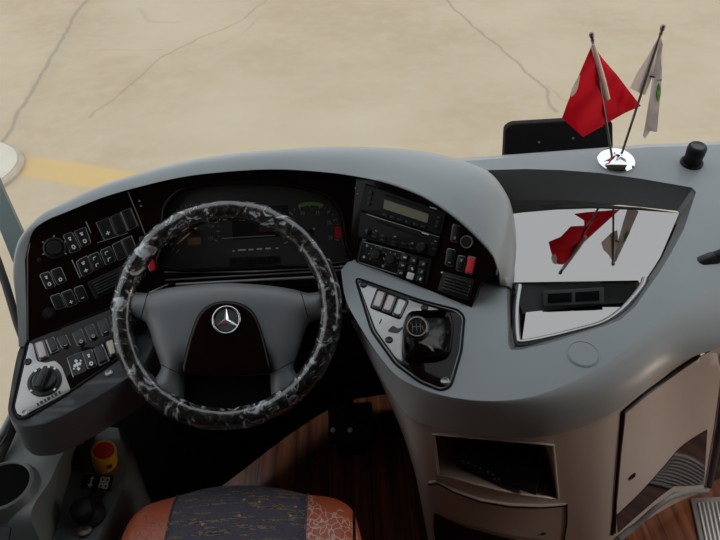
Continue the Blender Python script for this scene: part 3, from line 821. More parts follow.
tube('plate_groove', [p+nP*.001 for p in on(PP, rc([(27, 341), (114, 306.5), (123, 307.5), (128, 330), (122, 356), (109, 365.5), (60, 399), (26, 419), (16, 418.5), (12, 408), (20, 372)], 4))], .0022, M_mblack, dash, 6, True)
slab('silver_panel', PQ, rc([(29.5, 343), (33, 344), (37, 361.5), (46, 363), (55, 360.5), (62, 367), (66, 378), (71, 390.5), (48, 403), (25, 415), (18, 415), (15, 407), (23, 372)], 3), .0008, M_silver, pl, bevel=.0004, br=2)
for c in [(28, 362), (25, 413), (109, 373)]:
    p, n = PP.hit(*c) if c[1] == 373 else PQ.hit(*c)
    lathe('screw', p, n, [(.0075, 0), (.0075, .0015), (.005, .003), (.003, .0022), (0, .002)], M_edge if c[1] != 362 else M_key, pl, 18)
hk = knob(PQ, (45, 381.5), 17, pl, h=.010, name='headlight_knob', seg=40)
p, n = PQ.hit(45, 381.5); ex, ey, _ = frame(n); tw = R(12)
dx = ex*math.cos(tw)-ey*math.sin(tw); dy = ex*math.sin(tw)+ey*math.cos(tw)
bar = [p+n*.010+dx*a*.0075+dy*b*.021 for a, b in ((-1, -1), (1, -1), (1, 1), (-1, 1))]
link('turn_bar', *prism(bar, n, .012, bevel=.004), M_key, hk)
mb = MB()
for a in (60, 85, 110, 135, 225, 320):
    d = ex*math.cos(R(a))+ey*math.sin(R(a)); s = n.cross(d)*.0022; q = p+n*.0046
    link('scale_mark', [q+d*.0275-s, q+d*.0275+s, q+d*.0315+s, q+d*.0315-s], [(0, 1, 2, 3)], M_white, hk, smooth=False)
for k in range(7):
    x = 38+3.6*k; y = 404.5-2.0*k
    slab('print_mark', PQ.off(.0008), quad((x, y), 1.1+.5*(k % 2), 1.6, -.45), .0003, M_key, pl)
switch(PQ, [(34.4, 343.6), (43.6, 340.5), (49, 357.7), (39.8, 360.9)], pl, m=M_pink, h=.006, label='worn silver rocker key')
switch(PQ, [(46.2, 340), (53.8, 337), (59, 350.5), (51.5, 353.6)], pl)
strip('frame_line', PQ, [(46.5, 340.5), (51.8, 354), (58.5, 351)], .0016, .002, M_silver, pl)
for Q, s in [([(56.5, 338.3), (66, 334.8), (71, 346), (62.5, 349)], 8), ([(72, 333), (81.6, 329), (86.9, 343.2), (78.2, 347)], 2), ([(84.7, 327.2), (93.2, 324), (99, 338), (90.7, 341.3)], 2),
             ([(97, 322), (106, 318.6), (111.4, 333), (102.4, 336.4)], 8), ([(109, 316.5), (117, 313), (121, 327), (114, 330.5)], 0), ([(82.3, 352.5), (92, 349), (97.2, 366), (88, 369.8)], 3),
             ([(93.5, 348.5), (102.5, 345), (109, 361.5), (99, 365.6)], 0)]:
    switch(PQ, Q, pl, sym=s, h=.006, symm=M_white if s == 3 else M_dimw)
strip('frame_line', PQ, [(102.5, 345), (109.5, 361.5), (99.5, 366)], .0016, .002, M_silver, pl)
switch(PQ, [(105.5, 342.5), (115.2, 339), (119.7, 353.5), (110.2, 357.6)], pl, m=M_beige, h=.006, label='blank beige rocker key')
Q = [(67.5, 358.4), (81.3, 352.7), (86.7, 371), (73.6, 376.8)]
sp = slab('symbol_plate', PQ, Q, .001, M_key, pl, rnd=1.5); mb = MB()
for (u, v_, r_) in ((.5, .3, .1), (.32, .5, .1), (.68, .5, .1), (.5, .5, .13), (.5, .72, .1), (.2, .62, .06), (.8, .38, .06)):
    mb.add(*prism(on(PQ.off(.001), quad(qp(Q, u, v_), r_*14, r_*14, .5)), nP, .0003))
mb.build('symbol', M_white, sp, smooth=False)
strip('frame_line', PQ, [(82, 352), (67.2, 358), (73.4, 377.5)], .001, .001, M_silver, pl)

# --- gear plate on the console
gp = rc([(357, 280), (421, 302.5), (456, 312), (462, 318), (459, 350), (449, 384), (441, 388), (420, 379.5), (397, 362), (374, 330)], 5)
gpl = slab('gear_plate', PT, gp, .003, M_gloss, dash, bevel=.0015)
tube('plate_groove', on(PT, rc([(355, 277.5), (421, 300.5), (458, 310), (464.5, 317), (461.5, 351), (451, 386.5), (441, 391), (419, 382), (395, 364), (371.5, 331)], 6)), .0026, M_mblack, dash, 6, True)
PTQ = PT.off(.003)
slab('silver_panel', PTQ, rc([(358, 282), (421, 304.5), (440, 310), (409, 316), (404, 330), (402, 352), (403, 363), (396, 358), (376, 330)], 4), .001, M_silver, gpl, bevel=.0005, br=2)
PTS = PT.off(.004)
for c in [(363.5, 285), (424.5, 308), (389, 340), (445, 381)]:
    p, n = PTS.hit(*c); lathe('screw', p-n*.001, n, [(.008, 0), (.008, .0015), (.0055, .003), (.003, .0022), (0, .002)], M_key if c[0] < 440 else M_edge, gpl, 18)
wl = slab('switch_well', PTS, [(377, 288), (409.5, 300.5), (400.5, 320), (369.5, 308)], .0015, M_mblack, gpl, rnd=3, bevel=.001)
for Q, m_ in [([(377.5, 290.5), (386, 293.5), (380, 310), (371.5, 307)], M_pink), ([(388, 294.5), (396.5, 297.8), (390, 314), (382, 310.8)], M_pink), ([(398.5, 298.5), (407.5, 302), (400, 318), (392, 315)], M_silver)]:
    switch(PTS.off(.0015), Q, wl, m=m_, h=.005, label='worn silver key')
slab('symbol', PTS, sm([(388, 331), (393, 326), (398, 328.5), (403, 327), (399, 332.5), (394, 333)], 4), .0005, M_key, gpl)
slab('symbol', PTS, quad((380.5, 321.5), .6, 2.5, .4), .0005, M_key, gpl)

# ================================================================== STEERING WHEEL
WE = R(47)
wn = V((0, -math.cos(WE), math.sin(WE))); wc = W(226.5, 312, 1.45)
wx, wy, wn = frame(wn); PW_ = Plane(wc, wn)
def camo():
    M = mat('camo_rim_wrap', (.02, .02, .02), .22, spec=.6, coat=1); n = M.node_tree; b = n.nodes['Principled BSDF']; L = n.links
    t = n.nodes.new('ShaderNodeTexCoord')
    x = n.nodes.new('ShaderNodeTexNoise'); x.inputs['Scale'].default_value = 34; x.inputs['Detail'].default_value = 6; x.inputs['Roughness'].default_value = .62; x.inputs['Distortion'].default_value = 1.6
    L.new(t.outputs['Object'], x.inputs['Vector'])
    r = n.nodes.new('ShaderNodeValToRGB'); e = r.color_ramp.elements
    e[0].position = .0; e[0].color = (.010, .009, .008, 1); e[1].position = 1; e[1].color = (.5, .5, .5, 1)
    for p, c in ((.46, (.012, .011, .010, 1)), (.50, (.05, .045, .042, 1)), (.54, (.020, .018, .016, 1)), (.575, (.13, .13, .13, 1)), (.625, (.44, .47, .49, 1)), (.70, (.64, .68, .72, 1))):
        q = e.new(p); q.color = c
    L.new(x.outputs['Fac'], r.inputs[0]); L.new(r.outputs[0], b.inputs['Base Color'])
    y = n.nodes.new('ShaderNodeTexVoronoi'); y.inputs['Scale'].default_value = 55; L.new(t.outputs['Object'], y.inputs['Vector'])
    k = n.nodes.new('ShaderNodeBump'); k.inputs['Strength'].default_value = .35; k.inputs['Distance'].default_value = .004
    L.new(y.outputs['Distance'], k.inputs['Height']); L.new(k.outputs[0], b.inputs['Normal'])
    return M
sw = thing('steering_wheel', wc, 'large steering wheel with black and white camo rim wrap and grey four-spoke hub', 'steering wheel')
Rm, rm = .2115, .0218
tube('rim', [wc+wx*Rm*math.cos(a)+wy*Rm*math.sin(a) for a in [2*math.pi*k/96 for k in range(96)]], [rm*(1+.035*math.sin(k*math.pi/96*2*17)) for k in range(96)], camo(), sw, 20, True)
half = [(227, 283), (250, 284), (272, 286), (292, 289), (308, 293), (324, 292), (329, 304), (327, 316), (318, 319), (309, 322), (304, 332), (300, 346), (295, 360), (293, 368), (298, 377), (305, 384), (296, 396), (284, 402), (273, 408)]
right = half + [(271, 392), (270, 376), (267, 366)]
leftp = [(454-x, y) for x, y in reversed(right)]
hubpx = right[:1] + sm(right, 3, False)[1:] + sm(leftp[:-1] + [(227, 283)], 3, False)[:-1]
SWp = PW_.off(-.012)
hub = pillow('hub_cover', SWp, hubpx, .028, 24, mat('hub_gray', (.20, .208, .215), .40, spec=.5, bump=.10, bscale=900), sw, step=4, din=.012, ang=70)
# seams on the hub
for pts in ([(300, 290), (304, 300), (309, 320)], [(154, 290), (150, 300), (145, 320)], [(295, 362), (280, 370), (271, 374)], [(159, 362), (174, 370), (183, 374)]):
    tube('seam', [p+wn*.0265 for p in on(SWp, pts)], .0008, M_mblack, hub, 6)
# pillow-like crown of the airbag cover
sh = sm([(227, 301), (243, 304), (255, 314), (263, 333), (268, 352), (271, 372), (255, 376), (227, 377), (199, 376), (183, 372), (186, 352), (191, 333), (199, 314), (211, 304)], 5)
shield = slab('hub_shield', SWp.off(.024), sh, .012, M_gloss, sw, din=.03, bevel=.010, br=7, ang=70)
ep = SWp.off(.037)
p, n = ep.hit(226.5, 320); er = .0265
em = thing('x', (0, 0, 0), None, None); bpy.data.objects.remove(em)
emb = lathe('emblem', p-n*.001, n, [(er-.004, 0), (er-.004, .002), (0, .002)], mat('emblem_gray', (.10, .10, .105), .35), sw, 48)
tube('emblem_ring', [p+n*.002+wx*er*math.cos(a)+wy*er*math.sin(a) for a in [2*math.pi*k/48 for k in range(48)]], .0022, M_chrome, emb, 10, True)
mb = MB(); rr_ = []
for k in range(3):
    a = math.pi/2+k*2*math.pi/3
    tip = wx*math.cos(a)*er+wy*math.sin(a)*er; s = wx*math.cos(a+math.pi/3)*er*.19+wy*math.sin(a+math.pi/3)*er*.19; s2 = wx*math.cos(a-math.pi/3)*er*.19+wy*math.sin(a-math.pi/3)*er*.19
    c = p+n*.0055; b = p+n*.001
    mb.add([b+s, b+s2, b+tip+n*.001, c], [(0, 2, 3), (1, 3, 2)])
mb.build('star', M_chrome, emb, smooth=False)
# lower dark panel between the lower spokes
slab('lower_cover', SWp.off(-.03), [(184, 362), (270, 362), (274, 400), (262, 410), (227, 414), (192, 410), (180, 400)], .012, M_mblack, sw, din=.01, bevel=.005, rnd=8)

sc_ = thing('steering_column', wc-wn*.10, 'black steering column with two stalks behind the wheel', 'steering column')
cdir = -wn
cb_ = [wc+cdir*.03, wc+cdir*.08, wc+cdir*.16, wc+cdir*.30, wc+cdir*.5+V((0, 0, -.05)), wc+cdir*.62+V((0, 0, -.1))]
cb_ = [p for p in cb_]
tube('shroud', cb_, [.05, .068, .075, .07, .06, .06], M_black, sc_, 24)
for s, tgt in ((1, (349, 315)), (-1, (146, 322))):
    a = wc+cdir*.07+wx*s*.05; e = W(tgt[0], tgt[1], 1.50)
    st = tube('stalk', [a, a*.5+e*.5+wn*.004, e], [.010, .009, .008], M_black, sc_, 12)
    d = (e-a).normalized()
    tube('stalk_tip', [e-d*.03, e-d*.026, e-d*.008, e+d*.006, e+d*.01], [.008, .0125, .0135, .012, .006], M_key, st, 14)

# ================================================================== GEAR LEVER
gb = PT.off(.003)
lev = thing('gear_lever', gb.hit(425, 345)[0], 'black gear lever with leather boot and shift pattern on the knob', 'gear lever')
fr = rc([(408, 314), (450, 312), (454, 330), (451, 356), (436, 361), (405, 362), (402, 350), (403, 325)], 7, 6)
base3 = on(gb, fr); Nn = len(base3)
cen = gb.hit(428, 340)[0]; n = PT.n
rows = [base3, [p+n*.008+(cen-p)*.0 for p in base3], [p+n*.014+(cen-p)*.06 for p in base3], [p+n*.012+(cen-p)*.14 for p in base3], [p+n*.0+(cen-p)*.2 for p in base3]]
link('boot_frame', *grid_vf(rows, closed=True), M_gloss, lev, ang=70)
kc = W(417, 327, depth(gb.hit(417, 345)[0])-.085)
kd = (CAM-kc).normalized()
top_ = kc - V((0, 0, .045)) + V((0, .012, 0))
rows = []
for k, (t_, q) in enumerate([(0, .20), (.12, .25), (.28, .42), (.45, .56), (.62, .70), (.8, .82), (1, .90)]):
    row = []
    for i, p in enumerate(base3):
        ang_ = i/Nn*2*math.pi; wob = 1+.10*math.sin(ang_*9+k*2.1)*math.sin(min(1, q*1.6)*math.pi)
        c = cen.lerp(top_, t_)
        row.append(c+(p-cen)*(1-q)*wob + n*(.004*math.sin(ang_*7+k*1.7)*(1-q)))
    rows.append(row)
link('boot', *grid_vf(rows, closed=True), M_boot, lev, ang=70)
ax = (kc-top_).normalized()*.45+kd*.55; ax.normalize()
kb_ = kc-ax*.048
kn = lathe('knob', kb_, ax, [(.009, -.02), (.011, 0), (.015, .008), (.0205, .020), (.0232, .034), (.0230, .042), (.0205, .048), (.0175, .0505), (0, .0508)], M_boot, lev, 32)
tube('pattern_ring', [kb_+ax*.0506+frame(ax)[0]*.0172*math.cos(a)+frame(ax)[1]*.0172*math.sin(a) for a in [2*math.pi*k/32 for k in range(32)]], .0011, M_pink, kn, 8, True)
mb = MB(); ex, ey, _ = frame(ax); q0 = kb_+ax*.0512
def gbar(x0, y0, x1, y1, wd=.0007):
    a = q0+ex*x0+ey*y0; b = q0+ex*x1+ey*y1; s = ax.cross((b-a).normalized())*wd; mb.add([a-s, a+s, b+s, b-s], [(0, 1, 2, 3)])
for x in (-.008, -.001, .006): gbar(x, -.006, x, .006)
gbar(-.008, 0, .010, 0); gbar(.010, 0, .010, -.006)
for x, y, s in ((-.011, .007, 'R'), (-.001, .009, '2'), (.007, .009, '4'), (-.009, -.009, '1'), (-.001, -.009, '3'), (.006, -.009, '5'), (.012, -.008, '6')):
    mb.add(*text_obj('t', s, .0055, q0+ex*x+ey*y, ex, ey, None, None))
mb.build('shift_pattern', M_pink, kn, smooth=False)

# ================================================================== RADIOS AND CLIMATE PANEL
def unit(name, Q, label, cat, h=.006):
    o = thing(name, PR.hit(*qp(Q, .5, 1))[0], label, cat)
    slab('front_panel', PR, Q, h, M_black, o, din=.10, bevel=.0015, rnd=2)
    return o, PR.off(h)
Q1 = [(366, 184), (447.5, 213.2), (441.7, 235.5), (361, 210.5)]
o, S = unit('display_radio', Q1, 'upper car radio with wide olive display under the cowl', 'car radio')
slab('display', S, [(384.4, 199.4), (429, 214.2), (427.3, 223), (383.4, 208.6)], .0008, M_lcd, o, rnd=1)
slab('disc_slot', S, [(385, 193.6), (441, 212.4), (440.6, 214.4), (384.6, 195.6)], .0006, M_mblack, o)
slab('print_mark', S, [(430, 206.3), (437, 208.6), (436.8, 209.8), (429.8, 207.6)], .0008, M_dimw, o)
for k in range(3):
    for Qb in (qsub(Q1, .055, .2+.2*k, .1, .32+.2*k), qsub(Q1, .9, .25+.2*k, .945, .37+.2*k)): slab('button', S, Qb, .0022, M_key, o, bevel=.0008)
for k in range(6): slab('button', S, qsub(Q1, .26+.095*k, .84, .33+.095*k, .93), .0022, M_key, o, bevel=.0008)
Q2 = [(361, 211.5), (441.5, 237), (436.3, 256.8), (358.5, 237.5)]
o, S = unit('disc_player', Q2, 'lower car radio with long disc slot and silver upper edge', 'car radio')
slab('top_edge', S, qsub(Q2, .07, .015, .98, .05), .001, M_edge, o)
slab('disc_slot', S, [(377, 219.5), (428.5, 237.8), (428, 240.4), (376.4, 222)], .0008, M_mblack, o)
slab('print_mark', S, [(422, 231.6), (429, 234), (428.8, 235.3), (421.8, 233)], .0008, M_white, o)
slab('print_mark', S, [(374, 216), (384, 219.2), (383.8, 220), (373.8, 216.8)], .0008, M_dimw, o)
p, n = S.hit(421.8, 247.5); kk = lathe('volume_knob', p, n, [(.010, 0), (.0095, .008), (.008, .0095), (0, .0098)], M_key, o, 28)
p, n = S.hit(368, 232); lathe('tuning_knob', p, n, [(.007, 0), (.0065, .005), (.005, .006), (0, .0062)], M_key, o, 24)
for u, v_ in ((.17, .62), (.17, .78), (.28, .66), (.28, .82), (.42, .62), (.42, .78), (.42, .9), (.55, .75), (.63, .7), (.66, .86), (.9, .4), (.93, .62)):
    slab('button', S, qsub(Q2, u, v_, u+.07, v_+.08), .0022, M_key, o, bevel=.0008)
for u, v_ in ((.66, .64), (.93, .26), (.2, .55), (.44, .56)): slab('print_mark', S, qsub(Q2, u, v_, u+.025, v_+.04), .0012, M_dimw, o)
Q3 = [(361, 240), (433, 259.5), (428.3, 285), (356, 262)]
o, S = unit('climate_panel', Q3, 'heater control panel with two dials and nine square buttons below the radios', 'control panel', .004)
tube('panel_line', on(S, rc(qsub(Q3, .02, .05, .62, .97), 2)), .0006, M_edge, o, 6, True)
for c, r_ in (((377, 254.5), 7), ((391.5, 260), 6.5)):
    kk = knob(S, c, r_, o, h=.010, name='dial', ticks=7)
for c in ((367, 245.5), (383, 266), (364, 257)):
    p, n = S.hit(*c); lathe('print_mark', p, n, [(.0028, 0), (.0028, .0005), (0, .0006)], M_dimw if c[0] != 364 else M_white, o, 12)
for i, (x, y) in enumerate([(404.8, 257.4), (414, 260.6), (423.3, 264.2), (402.8, 265.4), (412.2, 268.8), (421.5, 272), (401, 273), (410.7, 276), (420.4, 279)]):
    b_o = slab('button', S, quad((x, y), 3.6, 3.3, .3), .003, M_white if i == 7 else M_key, o, bevel=.001, rnd=1.2)
    if i != 7: slab('symbol', S.off(.003), quad((x, y), 1.4, .9, .3+i), .0003, M_white if i in (0, 4, 8) else M_dimw, b_o)

# device in the niche
base = (NB[len(NB)//2]*.35+NB2[len(NB2)//2]*.65)
dv = thing('tachograph', base, 'slim black radio unit lying loose in the lower niche', 'radio unit')
e1 = W(457, 461, 1.66); e2 = W(537, 489, 1.62)
PN = Plane(SK.hit(497, 470)[0]+V((0, .075, -.02)), (-.15, -.88, .45))
Qn = [(458, 443), (541, 466), (536, 495), (456, 467)]
slab('body', PN, Qn, .0, M_black, dv, din=.07, bevel=0, rnd=2)
slab('face', PN, Qn, .004, M_key, dv, bevel=.002, rnd=2)
PNF = PN.off(.004)
slab('display', PNF, qsub(Qn, .05, .2, .42, .5), .0008, M_key, dv, rnd=1)
slab('slot', PNF, qsub(Qn, .08, .06, .9, .12), .0006, M_mblack, dv)
for u, v_ in ((.06, .62), (.13, .63), (.21, .66), (.28, .68), (.38, .72), (.44, .76), (.47, .9), (.52, .85)):
    slab('button', PNF, qsub(Qn, u, v_, u+.025, v_+.07), .0015, M_dimw, dv, bevel=.0005)

# ================================================================== FLAG STAND
fb = PT.hit(616, 161)[0]
fs = thing('desk_flag_stand', fb, 'chrome table flag stand with red flag and white flag on the dash top', 'flag stand')
lathe('base', fb, PT.n, [(.043, 0), (.044, .004), (.040, .009), (.030, .014), (.018, .018), (.010, .021), (.008, .026), (0, .027)], M_chrome, fs, 48)
M_pole = mat('pole_steel', (.20, .19, .17), .3, metal=.8)
d0 = depth(fb)
def pole(bx, by, tx, ty, dt):
    a = W(bx, by, d0-.006); e = W(tx, ty, d0+dt)
    o = tube('pole', [a, e], .0028, M_pole, fs, 10); d = (e-a).normalized()
    lathe('finial', e, d, [(.003, -.004), (.0045, 0), (.003, .004), (.005, .008), (.0055, .013), (.004, .017), (0, .019)], M_pole, o, 16)
    return a, e
pa = pole(612, 157, 592.5, 40, -.20); pb = pole(621, 156, 661, 33, -.20)
def cloth(name, poly, dep, m, parent, step=5, th=.0006):
    poly = [V(q) for q in poly]; N = len(poly); pts = list(poly)
    y = min(q.y for q in poly)+step/2
    while y < max(q.y for q in poly):
        x = min(q.x for q in poly)+step/2
        while x < max(q.x for q in poly):
            ins = False
            for i in range(N):
                a, b = poly[i-1], poly[i]
                if (a.y > y) != (b.y > y) and x < (b.x-a.x)*(y-a.y)/(b.y-a.y)+a.x: ins = not ins
            if ins and min((geo.intersect_point_line(V((x, y)), poly[i-1], poly[i])[0].to_2d()-V((x, y))).length for i in range(N)) > step*.4: pts.append(V((x, y)))
            x += step
        y += step
    vo, eo, fo, *_ = geo.delaunay_2d_cdt(pts, [(i, (i+1) % N) for i in range(N)], [], 1, 1e-4)
    v = [W(q.x, q.y, dep(q.x, q.y)) for q in vo]; k = len(v)
    v2 = [W(q.x, q.y, dep(q.x, q.y)+th) for q in vo]
    f = [tuple(t) for t in fo]; e = {}
    for t in fo:
        for i in range(len(t)): e[(t[i], t[(i+1) % len(t)])] = 1
    ff = f+[tuple(i+k for i in reversed(t)) for t in f]+[(b, a, a+k, b+k) for (a, b) in e if (b, a) not in e]
    return link(name, v+v2, ff, m, parent, ang=60)
def cloth_mat(name, c):
    M = mat(name, c, .65, spec=.15); n = M.node_tree; b = n.nodes['Principled BSDF']; o = n.nodes['Material Output']
    t_ = n.nodes.new('ShaderNodeBsdfTranslucent'); t_.inputs[0].default_value = (*c, 1)
    x = n.nodes.new('ShaderNodeMixShader'); x.inputs[0].default_value = .36
    n.links.new(b.outputs[0], x.inputs[1]); n.links.new(t_.outputs[0], x.inputs[2]); n.links.new(x.outputs[0], o.inputs[0]); return M
M_flagr = cloth_mat('red_cloth', (.80, .014, .042))
M_flagw = cloth_mat('white_cloth', (.84, .78, .76))
M_sleeve = mat('pale_sleeve', (.78, .62, .57), .6)
def pd(y, P=pa, a=(612, 157), b=(592.5, 40)):
    t = (y-a[1])/(b[1]-a[1]); return d0-.006+(-.20+.006)*t
def dl(x, y): # left half of the red flag swings toward the camera then folds
    px_ = 592+(y-48)*.28; s = (px_-x)/45; return pd(y)-.012*math.sin(max(-.2, s)*2.6)-.03*max(0, s)+.006*math.sin((x+y)*.16)
def drr(x, y):
    px_ = 592+(y-48)*.28; s = (x-px_)/45; return pd(y)+.004+.05*max(0, s)+.006*math.sin((x-y)*.15)
rf = cloth('red_flag', [(591, 47), (595, 47), (600, 70), (606, 99), (607, 112), (603, 126), (583, 137), (574, 129), (562, 118), (567, 104), (576, 82), (584, 63)], dl, M_flagr, fs)
rf2 = cloth('flag_fold', [(595, 48), (604, 60), (618, 76), (630, 92), (641, 106), (625, 113), (600, 127), (585, 135.5), (600, 118), (605, 100), (600, 74)], lambda x, y: drr(x, y)+.006, M_flagr, rf)
cloth('crescent', sm([(580, 75), (579, 82), (577, 90), (573, 96), (570, 95.5), (571.5, 90), (575, 82)], 4), lambda x, y: dl(x, y)-.0012, M_flagw, rf, step=3)
sl = [W(592.5+(y-43)*.27-.0, y, pd(y)-.004) for y in (44, 60, 80, 99)]
tube('sleeve', sl, [.0042, .0062, .007, .006], M_sleeve, rf, 10)
def pdw(y): 
    t = (y-156)/(33-156); return d0-.006-.194*t
def dw(x, y):
    px_ = 661-(y-33)*.325; s = (px_-x)/20; return pdw(y)-.01*math.sin(s*2.2)-.004+.004*math.sin(y*.12+x*.3)
wf = cloth('white_flag', [(659, 36), (662, 40), (657, 62), (651, 80), (645, 95), (640, 93), (630, 88), (637, 73), (648, 56)], dw, M_flagw, fs)
def dw2(x, y): return pdw(y)-.006+.010*math.sin((x-650)*.35+y*.02)
w2 = cloth('flag_fold', [(660, 38), (663, 44), (662, 70), (661, 90), (659, 110), (657, 132), (650, 131), (645, 139), (643, 136), (646, 120), (649, 100), (652, 80), (656, 58)], dw2, M_flagw, wf)
cloth('flag_print', sm([(658.5, 83), (661, 92), (659, 101), (656.5, 100), (656, 92)], 4), lambda x, y: dw2(x, y)-.0015, mat('green_cloth', (.06, .28, .04), .6), w2, step=3)
cloth('flag_print', [(649, 75.5), (654, 76), (655, 78), (650, 77.5)], lambda x, y: min(dw2(x, y), dw(x, y))-.003, mat('navy_cloth', (.05, .03, .06), .6), w2, step=3)
cloth('flag_print', [(657, 80), (662, 79), (662, 80.5), (657, 81.5)], lambda x, y: dw2(x, y)-.0015, bpy.data.materials['green_cloth'], w2, step=3)

# black cap on the dash top
p = PT.hit(691.5, 163)[0]; n = V((0, 0, 1))
cp = thing('socket', p, 'short black ribbed cylinder standing on the right dash top', 'socket')
lathe('collar', p, PT.n, [(.026, -.002), (.026, .004), (.023, .007), (.0, .007)], M_black, cp, 40)
v = []; 
seg = 48; ex, ey, n = frame(PT.n); mb = MB(); prof = [(.020, .005), (.0205, .027), (.0215, .030), (.0215, .046), (.019, .050), (.015, .051)]
rows = [[p+n*h+(ex*math.cos(2*math.pi*k/seg)+ey*math.sin(2*math.pi*k/seg))*(r_*(1-.03*(k % 2) if .028 < h < .052 else r_)) if False else p+n*h+(ex*math.cos(2*math.pi*k/seg)+ey*math.sin(2*math.pi*k/seg))*r_*(1-(.05*(k % 2) if h < .028 else 0)) for k in range(seg)] for r_, h in prof]
bd = link('body', *grid_vf(rows, closed=True), M_black, cp, ang=30)
lathe('dished_top', p, PT.n, [(.016, .049), (.015, .052), (.010, .048), (0, .047)], M_dgray, cp, 32)

# black flat panel behind the dash
yb = 1.70
PB = Plane((0, 1.69, .9), (0, -1, .12))
mo = thing('monitor', PB.hit(560, 158)[0], 'black flat panel with rounded corner standing behind the red flag', 'monitor')
slab('back_shell', PB, rc([(503, 168), (505, 128), (512, 123.5), (604, 118), (612, 121), (613, 168)], 4), .006, M_mblack, mo, din=.02, bevel=.004)
for x, y in ((539, 142), (573, 138)):
    p, n = PB.off(.006).hit(x, y); lathe('bolt', p, n, [(.003, 0), (.003, .002), (0, .003)], M_edge, mo, 12)

# grab rail entering from the right
a = W(700, 265, 1.50)
gr = thing('grab_rail', a, 'black grab rail entering at the right edge above the dash', 'grab rail')
ge = a+V((.35, .06, .10))
tube('rail', [a, a+(ge-a)*.5, ge], .0165, M_black, gr, 18)
d = (a-ge).normalized(); lathe('end_cap', a, d, [(.018, -.03), (.018, .0), (.015, .006), (0, .007)], M_key, gr, 20)
g2_ = a+(ge-a)*.35; tube('foot', [g2_, V((g2_.x, g2_.y, topz(g2_.y)))], .012, M_black, gr, 12)

# ================================================================== LEFT SIDE CONSOLE
# upper ledge with cup holder
Ll = [(-60, 440), (-60, 500), (-60, 560)]
sc2 = thing('side_console', WZ(70, 520, 0), 'dark grey side console left of the seat with cup holder and brake button', 'console')
ZU = .60; ZL = .47
e1 = [WZ(78, 432, ZU-.01), WZ(62, 455, ZU), WZ(49, 482, ZU), WZ(31, 513, ZU), WZ(42, 545, ZU-.05), WZ(52, 575, ZU-.08)]
lf = [V((XL+.005, p.y+.0, ZU)) for p in e1]
lf[-2].z -= .05; lf[-1].z -= .08
va = [WZ(92, 425, ZL+.005), WZ(85, 440, ZL), WZ(72, 471, ZL), WZ(62, 505, ZL), WZ(53, 542, ZL), WZ(46, 575, ZL)]
ri = [WZ(118, 428, ZL+.005), WZ(120, 438, ZL), WZ(121, 462, ZL), WZ(119, 486, ZL), WZ(108, 515, ZL), WZ(88, 562, ZL)]
ro = [WZ(126, 430, ZL-.03), WZ(129, 440, ZL-.03), WZ(134, 462, ZL-.03), WZ(132, 482, ZL-.03), WZ(121, 510, ZL-.03), WZ(98, 560, ZL-.03)]
rb = [V((p.x+.0, p.y+.0, 0)) for p in ro]
n_ = 5
def rowc(P): return cr1(P, n_)
A_ = [rowc(q) for q in (lf, e1, va, ri, ro, rb)]
mb = MB(); mb.add(*grid_vf([[V((p_.x, p_.y, 0)) for p_ in A_[0]], A_[0], [a.lerp(b, .96) for a, b in zip(A_[0], A_[1])], A_[1], [a.lerp(b, .06)+V((.0, 0, -.012)) for a, b in zip(A_[1], A_[2])], [a.lerp(b, .95) for a, b in zip(A_[1], A_[2])], A_[2], A_[3], [a.lerp(b, .4)+V((.002, 0, .006)) for a, b in zip(A_[3], A_[4])], A_[4], A_[5]]))
eb = [q_[-1] for q_ in A_]; mb.add([V((eb[0].x, eb[0].y, 0))]+eb, [tuple(range(len(eb)+1))])
mb.build('body', mat('console_plastic', (.13, .142, .142), .45, spec=.45, bump=.12, bscale=900), sc2, ang=35)
# cup holder ring and well
cpx = WZ(3, 487, ZU+.012); zz = V((0, 0, 1))
cr_ = (WZ(31, 487, ZU+.012)-cpx).length
ch = lathe('cup_holder', V((cpx.x, cpx.y, ZU-.0)), zz, [(cr_+.014, -.01), (cr_+.007, .010), (cr_+.003, .018), (cr_-.002, .020), (cr_-.006, .016)], M_pod, sc2, 48)
lathe('cup_well', V((cpx.x, cpx.y, ZU)), zz, [(cr_-.005, .018), (cr_-.010, .003), (0, .0015)], mat('well_depth_shade', (.002, .002, .002), .9, spec=.05), ch, 48)  # shallow well; the shade of a deep one is put into the colour
slab('switch_block', Plane((0, 0, ZU+.001), (0, 0, 1)), [(-14, 531), (12, 527), (9, 545), (-14, 550)], .004, M_black, sc2, bevel=.002, rnd=2)
# yellow and red button
PLc = Plane((0, 0, ZL+.002), (0, 0, 1))
p = PLc.hit(105.5, 464)[0]; n = V((.20, -.10, 1)).normalized()
bt = lathe('brake_button', p, n, [(.0245, 0), (.0245, .006), (.026, .010), (.0265, .050), (.0255, .054), (.0215, .054), (.0205, .046), (.0, .046)], M_yel, sc2, 40); bt['label'] = 'yellow collar'
rcap = lathe('cap', p, n, [(.0195, .044), (.0195, .054), (.0175, .057), (.012, .0555), (0, .055)], M_red, bt, 36); rcap['label'] = 'red push cap'
ex, ey, _ = frame(n)
q = p+n*.026+(ex*.55-ey*.83)*.0262; tx = (ex*.83+ey*.55)
nn_ = (ex*.55-ey*.83).normalized()
link('slot', *prism([q-tx*.006-n*.007, q+tx*.006-n*.007, q+tx*.006+n*.007, q-tx*.006+n*.007], nn_, .001, .004), mat('dark_slot', (.10, .02, .01), .6), bt, smooth=False)
